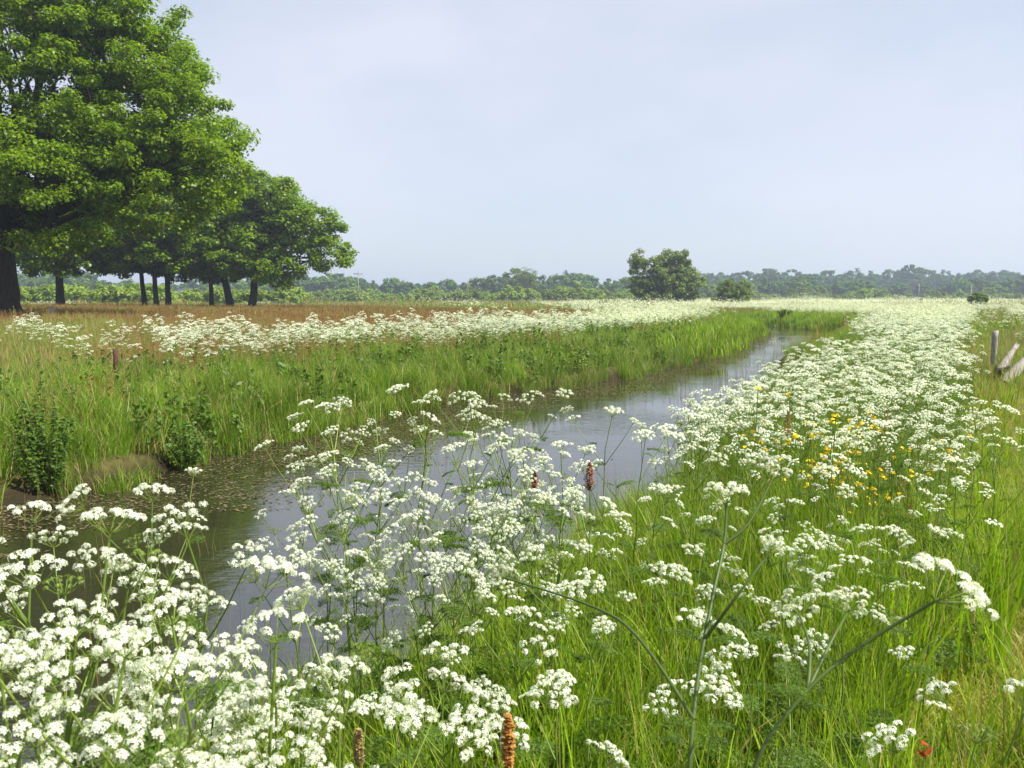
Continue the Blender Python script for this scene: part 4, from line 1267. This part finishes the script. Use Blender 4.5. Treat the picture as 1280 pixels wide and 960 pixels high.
OG = 'old oaks in a row on the left field'
# big oak, partly outside the frame
q = on_plane(12, 397, .0); YO = 50.0; XO = (12 - 640) / FPX * YO
lob = [((0, 0, 15), (7.5, 7.5, 6.5)), ((7.2, -1, 12.3), (5.4, 5, 4.4)), ((9.3, -2, 8.2), (5.0, 4.5, 3.4)), ((5, -4, 6.6), (4.4, 4, 2.8)), ((-6.5, 0, 11), (6, 6, 4.5)),
       ((-8, -2, 7), (5, 5, 3)), ((0, -6.5, 8.5), (5.5, 4, 3.4)), ((0, 6, 9), (6, 5, 4)), ((8.6, 0, 10.8), (5.2, 4.6, 3.5)), ((3, 1, 19.5), (5, 5, 4.5)), ((-4, 0, 18.5), (5.5, 5, 4.5)), ((6.2, 0, 16.3), (4.2, 4.2, 3.6)),
       ((-1.5, -5, 12.8), (5, 4, 3.5))]
tree('oak_tree', (XO, YO, gz1(XO, YO)), 21, lob, 1850, .74, 205, .15, .95, 4.4, OAK, 'huge spreading oak with a thick dark trunk at the left edge', group=OG, nbr=16, shell=.55)
def oak_row(u, Yd, W, Htot, base_r, fork, seed, label, mats, dx=0.0, n=260, lean=(0, 0), low=.22, asym=0.0):
    x = (u - 640) / FPX * Yd
    k = random.Random(seed)
    lob = [((dx, 0, Htot * .68), (W * .62, W * .6, Htot * .30)), ((dx + W * (.5 + asym), -1, Htot * .50), (W * .48, W * .45, Htot * .19)), ((dx - W * .5, -1, Htot * .52), (W * .48, W * .45, Htot * .2)),
           ((dx + W * .1, -W * .45, Htot * .42), (W * .5, W * .4, Htot * .17)), ((dx, W * .4, Htot * .5), (W * .5, W * .4, Htot * .2)), ((dx + W * .22, 0, Htot * .84), (W * .38, W * .4, Htot * .17)), ((dx + W * .35, -W * .2, Htot * .33), (W * .42, W * .35, Htot * .11)), ((dx - W * .4, -W * .1, Htot * .34), (W * .42, W * .35, Htot * .11))]
    return tree('oak_tree', (x, Yd, gz1(x, Yd)), seed, lob, int(n * 1.5), W * .10 + .15, 130, .27, base_r, fork, mats, label, group=OG, nbr=9, lean=lean)
DK = (M['oak_dark'], M['bark'])
oak_row(78, 92, 8, 16, .62, 4.2, 31, 'oak with a short stout trunk next right of the huge oak', OAK)
oak_row(184, 96, 7, 17, .38, 4.5, 32, 'oak whose trunk is the left one of a close trio', DK, lean=(-.4, 0))
oak_row(198, 92, 7, 18, .38, 4.8, 33, 'oak whose leaning trunk is the middle one of a close trio', OAK, lean=(-.2, 0))
oak_row(212, 94, 7.5, 18.5, .42, 4.8, 34, 'oak whose trunk is the right one of a close trio', OAK, dx=1)
oak_row(266, 104, 6.2, 14.5, .40, 3.6, 35, 'darker smaller oak with a thin trunk between the trio and the end pair', DK, low=.1)
oak_row(292, 96, 6.6, 14.8, .58, 4.5, 36, 'oak with a trunk leaning left in the end pair of the row', OAK, dx=.3, lean=(-1.0, 0))
# end tree, lopsided to the right
Y6 = 94; x6 = (315 - 640) / FPX * Y6
lob = [((1.6, 0, 10.4), (4.8, 4.5, 3.9)), ((6.0, 0, 9.0), (3.9, 3.4, 3.0)), ((8.6, -.5, 6.4), (2.5, 2.3, 2.2)), ((-.5, -1, 6.6), (4.4, 4, 3.0)), ((3.0, -1.5, 4.7), (3.1, 3, 1.9)), ((-3.5, 0, 8.6), (3.8, 3.4, 3.6)), ((2.4, 0, 12.5), (3.6, 3.2, 2.2))]
tree('oak_tree', (x6, Y6, gz1(x6, Y6)), 37, lob, 480, .85, 115, .25, .62, 3.6, OAK, 'last oak of the row, its crown hanging far out to the right', group=OG, nbr=16, lean=(.5, 0))
# lone big bush-like tree
Yw = 165; xw = (830 - 640) / FPX * Yw
lob = [((-3.6, 0, 6.6), (3.0, 3.5, 3.6)), ((.8, -1, 6.2), (4.8, 4, 3.9)), ((3.8, -1, 4.0), (3.4, 4, 3.4)), ((-3.8, -1, 3.2), (2.8, 4, 2.8)), ((.5, -2, 2.8), (5, 3.5, 2.6)), ((-4.9, 0, 8.6), (1.7, 2, 1.8)), ((1.4, 0, 8.9), (3.2, 3, 2.1))]
tree('field_maple', (xw, Yw, gz1(xw, Yw)), 41, lob, 330, .85, 110, .30, .4, 1.6, (M['willow'], M['bark']), 'lone round topped tree standing before the distant wood', nbr=14, shell=.35)
Yb = 160; xb = (917 - 640) / FPX * Yb
tree('field_bush', (xb, Yb, gz1(xb, Yb)), 42, [((0, 0, 3.0), (3.0, 2.8, 2.3)), ((-.6, -.5, 1.7), (3.5, 2.8, 1.6))], 130, .55, 90, .24, .15, .6, (M['bush'], M['bark']), 'rounded green bush right of the lone tree', 'bush', nbr=6)
Yc = 120; xc = (1220 - 640) / FPX * Yc
tree('field_bush', (xc, Yc, gz1(xc, Yc)), 43, [((0, 0, 1.35), (1.15, 1.0, 1.0))], 60, .35, 80, .18, .08, .4, (M['bush'], M['bark']), 'small dark bush alone near the right end of the wood', 'bush', nbr=6)
# bare-topped tree
Yd = 300; xd = (655 - 640) / FPX * Yd
root = tree('thin_topped_tree', (xd, Yd, gz1(xd, Yd)), 44, [((0, 0, 5), (5.2, 4, 3.6)), ((-2.0, 0, 9), (3.0, 3, 2.4)), ((2.2, 0, 9.3), (3.0, 3, 2.2)), ((0, 0, 10.2), (4, 3.5, 2))], 90, 1.0, 28, .30, .28, 2.2,
            (M['willow'], M['bark_far']), 'thin crowned tree with bare twigs showing above the wood', nbr=34)

# ---- distant trees as copies of a few kinds
def far_tree_proto(seed, H, W, kind):
    if kind == 'bush':
        lob = [((0, 0, H * .5), (W * .5, W * .5, H * .45)), ((W * .3, 0, H * .36), (W * .35, W * .4, H * .3)), ((-W * .3, 0, H * .4), (W * .35, W * .4, H * .33))]
        cg, cl = crown_geo(seed, lob, 46, W * .13, 50, .5, .8)
        tg = trunk_geo(seed, .10, H * .25, lob[:1], cl, 3, 5)
        return cg, tg
    lob = [((0, 0, H * .66), (W * .42, W * .42, H * .31)), ((W * .25, 0, H * .48), (W * .33, W * .35, H * .25)), ((-W * .26, 0, H * .5), (W * .33, W * .35, H * .26)), ((W * .05, -W * .2, H * .36), (W * .42, W * .3, H * .22))]
    cg, cl = crown_geo(seed, lob, 120, W * .10, 46, .95, .75, shell=.6)
    tg = trunk_geo(seed, .26, H * .3, lob[:3], cl, 4, 5)
    return cg, tg
def make_kind(name, n, H, W, mat, kind, s0):
    out = []
    for i in range(n):
        cg, tg = far_tree_proto(s0 + i, H, W, kind)
        out.append((cg.mesh('crown', [mat]), tg.mesh('trunk', [M['bark_far']])))
    return out
K = {'tree': make_kind('t', 6, 13, 13, M['far'], 'tree', 500), 'dark': make_kind('d', 5, 17, 12, M['far_dark'], 'tree', 520), 'bush': make_kind('b', 5, 4.2, 7, M['bush'], 'bush', 540), 'mid': make_kind('m', 4, 9, 9, M['bush'], 'tree', 560)}
rt_ = random.Random(9)
def where(u):
    for a, b in ((60, 'behind the huge oak'), (240, 'behind the trio of oak trunks'), (380, 'behind the end of the oak row'), (440, 'just right of the oak row'), (500, 'by the dark utility pole'), (560, 'right of the dark utility pole'),
                 (625, 'left of the thin topped tree'), (690, 'behind the thin topped tree'), (740, 'right of the thin topped tree'), (820, 'against the lone tree on its left'), (890, 'just right of the lone tree'), (945, 'behind the round bush'),
                 (1020, 'around the pale building'), (1100, 'right of the pale building'), (1180, 'by the pale left pole'), (1240, 'above the small dark bush'), (9999, 'at the right edge')):
        if u < a: return b
def far(name, kind, u, Yd, s, label, cat, group, sx=1.0):
    label = label + ', ' + where(u)
    x = (u - 640) / FPX * Yd
    cm, tm = K[kind][rt_.randrange(len(K[kind]))]
    root = empty(name, (x, Yd, .25), rt_.uniform(0, 6.28)); root.scale = (s * sx, s * sx, s)
    tag(root, label, cat, group)
    for nm, me in (('crown', cm), ('trunk', tm)):
        o = bpy.data.objects.new(nm, me); COL.objects.link(o); o.parent = root
def rowof(name, kind, u0, u1, Yd, step, s, label, cat, group, jit=.2, sj=.15, Yj=15, top=None):
    u = u0
    while u < u1:
        k = s * (1 + rt_.uniform(-sj, sj)) * (top(u) if top else 1)
        far(name, kind, u + rt_.uniform(-1, 1) * step * jit, Yd + rt_.uniform(-Yj, Yj), k, label, cat, group, rt_.uniform(.9, 1.25))
        u += step
hump = lambda u: .92 + .16 * math.sin(u * .021) + .08 * math.sin(u * .09)
rowof('wood_tree', 'tree', -80, 790, 430, 27, 1.02, 'broad green tree of the hazy left wood', 'tree', 'trees of the wood left of the lone tree', top=hump)
rowof('wood_tree', 'dark', -70, 800, 480, 25, .80, 'dark back tree of the left wood', 'tree', 'back trees of the wood left of the lone tree', top=hump)
rowof('wood_tree', 'tree', 850, 1370, 440, 25, .86, 'mid green front tree of the right wood', 'tree', 'front trees of the wood on the right', top=hump)
rowof('wood_tree', 'dark', 840, 1390, 640, 15, 1.28, 'tallest dark hazy tree of the right wood', 'tree', 'dark back trees of the wood on the right', Yj=25, sj=.12, top=lambda u: 1 + .10 * math.exp(-((u - 1150) / 60) ** 2))
rowof('wood_tree', 'dark', 846, 1390, 580, 17, .98, 'dark hazy middle tree of the right wood', 'tree', 'dark middle trees of the wood on the right', Yj=20)
rowof('scrub_bush', 'bush', 330, 800, 280, 17, 1.0, 'pale green scrub bush before the left wood', 'bush', 'scrub bushes before the left wood', sj=.3)
rowof('scrub_bush', 'bush', 870, 1360, 330, 19, .95, 'pale green scrub bush before the right wood', 'bush', 'scrub bushes before the right wood', sj=.35)
rowof('scrub_bush', 'bush', -60, 360, 170, 26, .92, 'yellow green low hedge bush', 'bush', 'hedge bushes behind the oak row', sj=.2, Yj=8)
rowof('young_tree', 'mid', 380, 780, 330, 44, .62, 'light green young tree before the left wood', 'tree', 'young trees before the left wood', sj=.3, jit=.4)
rowof('young_tree', 'mid', 880, 1300, 380, 52, .75, 'light green young tree before the right wood', 'tree', 'young trees before the right wood', sj=.3, jit=.4)

# ------------------------------------------------------------------ poles and buildings far away
def pole(u, Yd, H, label, arm=True, mat='pole'):
    x = (u - 640) / FPX * Yd
    root = empty('utility_pole', (x, Yd, .2)); tag(root, label, 'utility pole')
    tube(np.array([(0, 0, 0), (0, 0, H * .5), (0, 0, H)]), [.19, .16, .12] if arm else [.10, .09, .07], 8).obj('mast', [M[mat]], root)
    if arm:
        g = box_geo(-1.4, 1.4, -.09, .09, H - .9, H - .68); g.obj('crossarm', [M[mat]], root)
        for sx in (-1.2, -.6, .6, 1.2):
            tube(np.array([(sx, 0, H - .68), (sx, 0, H - .4)]), [.07, .05], 6).obj('insulator', [M['pale']], root)
pole(449, 260, 9.6, 'dark utility pole with a crossarm rising above the wood left of centre')
pole(585, 290, 7.2, 'grey pole before the wood between the two low gaps', True)
pole(1146, 300, 6.6, 'pale thin pole before the right wood, left one of two', False, 'pale')
pole(1211, 310, 6.4, 'pale thin pole before the right wood, right one of two', False, 'pale')
def house(u, Yd, W, D_, H, RH, label, rz=0):
    x = (u - 640) / FPX * Yd
    root = empty('farm_building', (x, Yd, .2), rz); tag(root, label, 'building')
    g = box_geo(-W / 2, W / 2, -D_ / 2, D_ / 2, 0, H)
    g.add([(-W / 2, -D_ / 2, H), (-W / 2, D_ / 2, H), (-W / 2, 0, H + RH)], [(0, 1, 2)]); g.add([(W / 2, -D_ / 2, H), (W / 2, D_ / 2, H), (W / 2, 0, H + RH)], [(0, 2, 1)])
    g.obj('wall', [M['pale']], root)
    e = .35
    r_g = Geo()
    for s in (-1, 1):
        V = [(-W / 2 - e, s * (D_ / 2 + e), H - .18), (W / 2 + e, s * (D_ / 2 + e), H - .18), (W / 2 + e, 0, H + RH + .06), (-W / 2 - e, 0, H + RH + .06)]
        V2 = [(a, b, c + .16) for a, b, c in V]
        r_g.add(V + V2, [(0, 1, 2, 3), (4, 5, 6, 7), (0, 1, 5, 4), (1, 2, 6, 5), (2, 3, 7, 6), (3, 0, 4, 7)])
    r_g.obj('roof', [M['roof']], root)
    for k in (-.3, 0, .3):
        box_geo(W * k - .6, W * k + .6, -D_ / 2 - .06, -D_ / 2 - .01, 1.0, 2.3).obj('window', [M['glass']], root)
house(237, 250, 5.5, 6, 2.4, 1.8, 'pale low house glimpsed between the oak trunks')
house(993, 455, 9, 7, 8.5, 2.0, 'pale building with a dark roof half hidden in the right wood', .2)

# ------------------------------------------------------------------ haze
m = bpy.data.materials.new('summer haze'); t, out = nodes(m)
pv = t.nodes.new("ShaderNodeVolumePrincipled")
pv.inputs['Color'].default_value = (.72, .84, 1.0, 1); pv.inputs['Density'].default_value = .00055; pv.inputs['Anisotropy'].default_value = .2
t.links.new(pv.outputs[0], out.inputs['Volume'])
hz = box_geo(-3600, 3600, -450, 5100, -3, 60).obj('haze', [m]); tag(hz, 'thin blue summer haze over the fields', 'haze', kind='stuff')
print('objects', len(SC.objects))
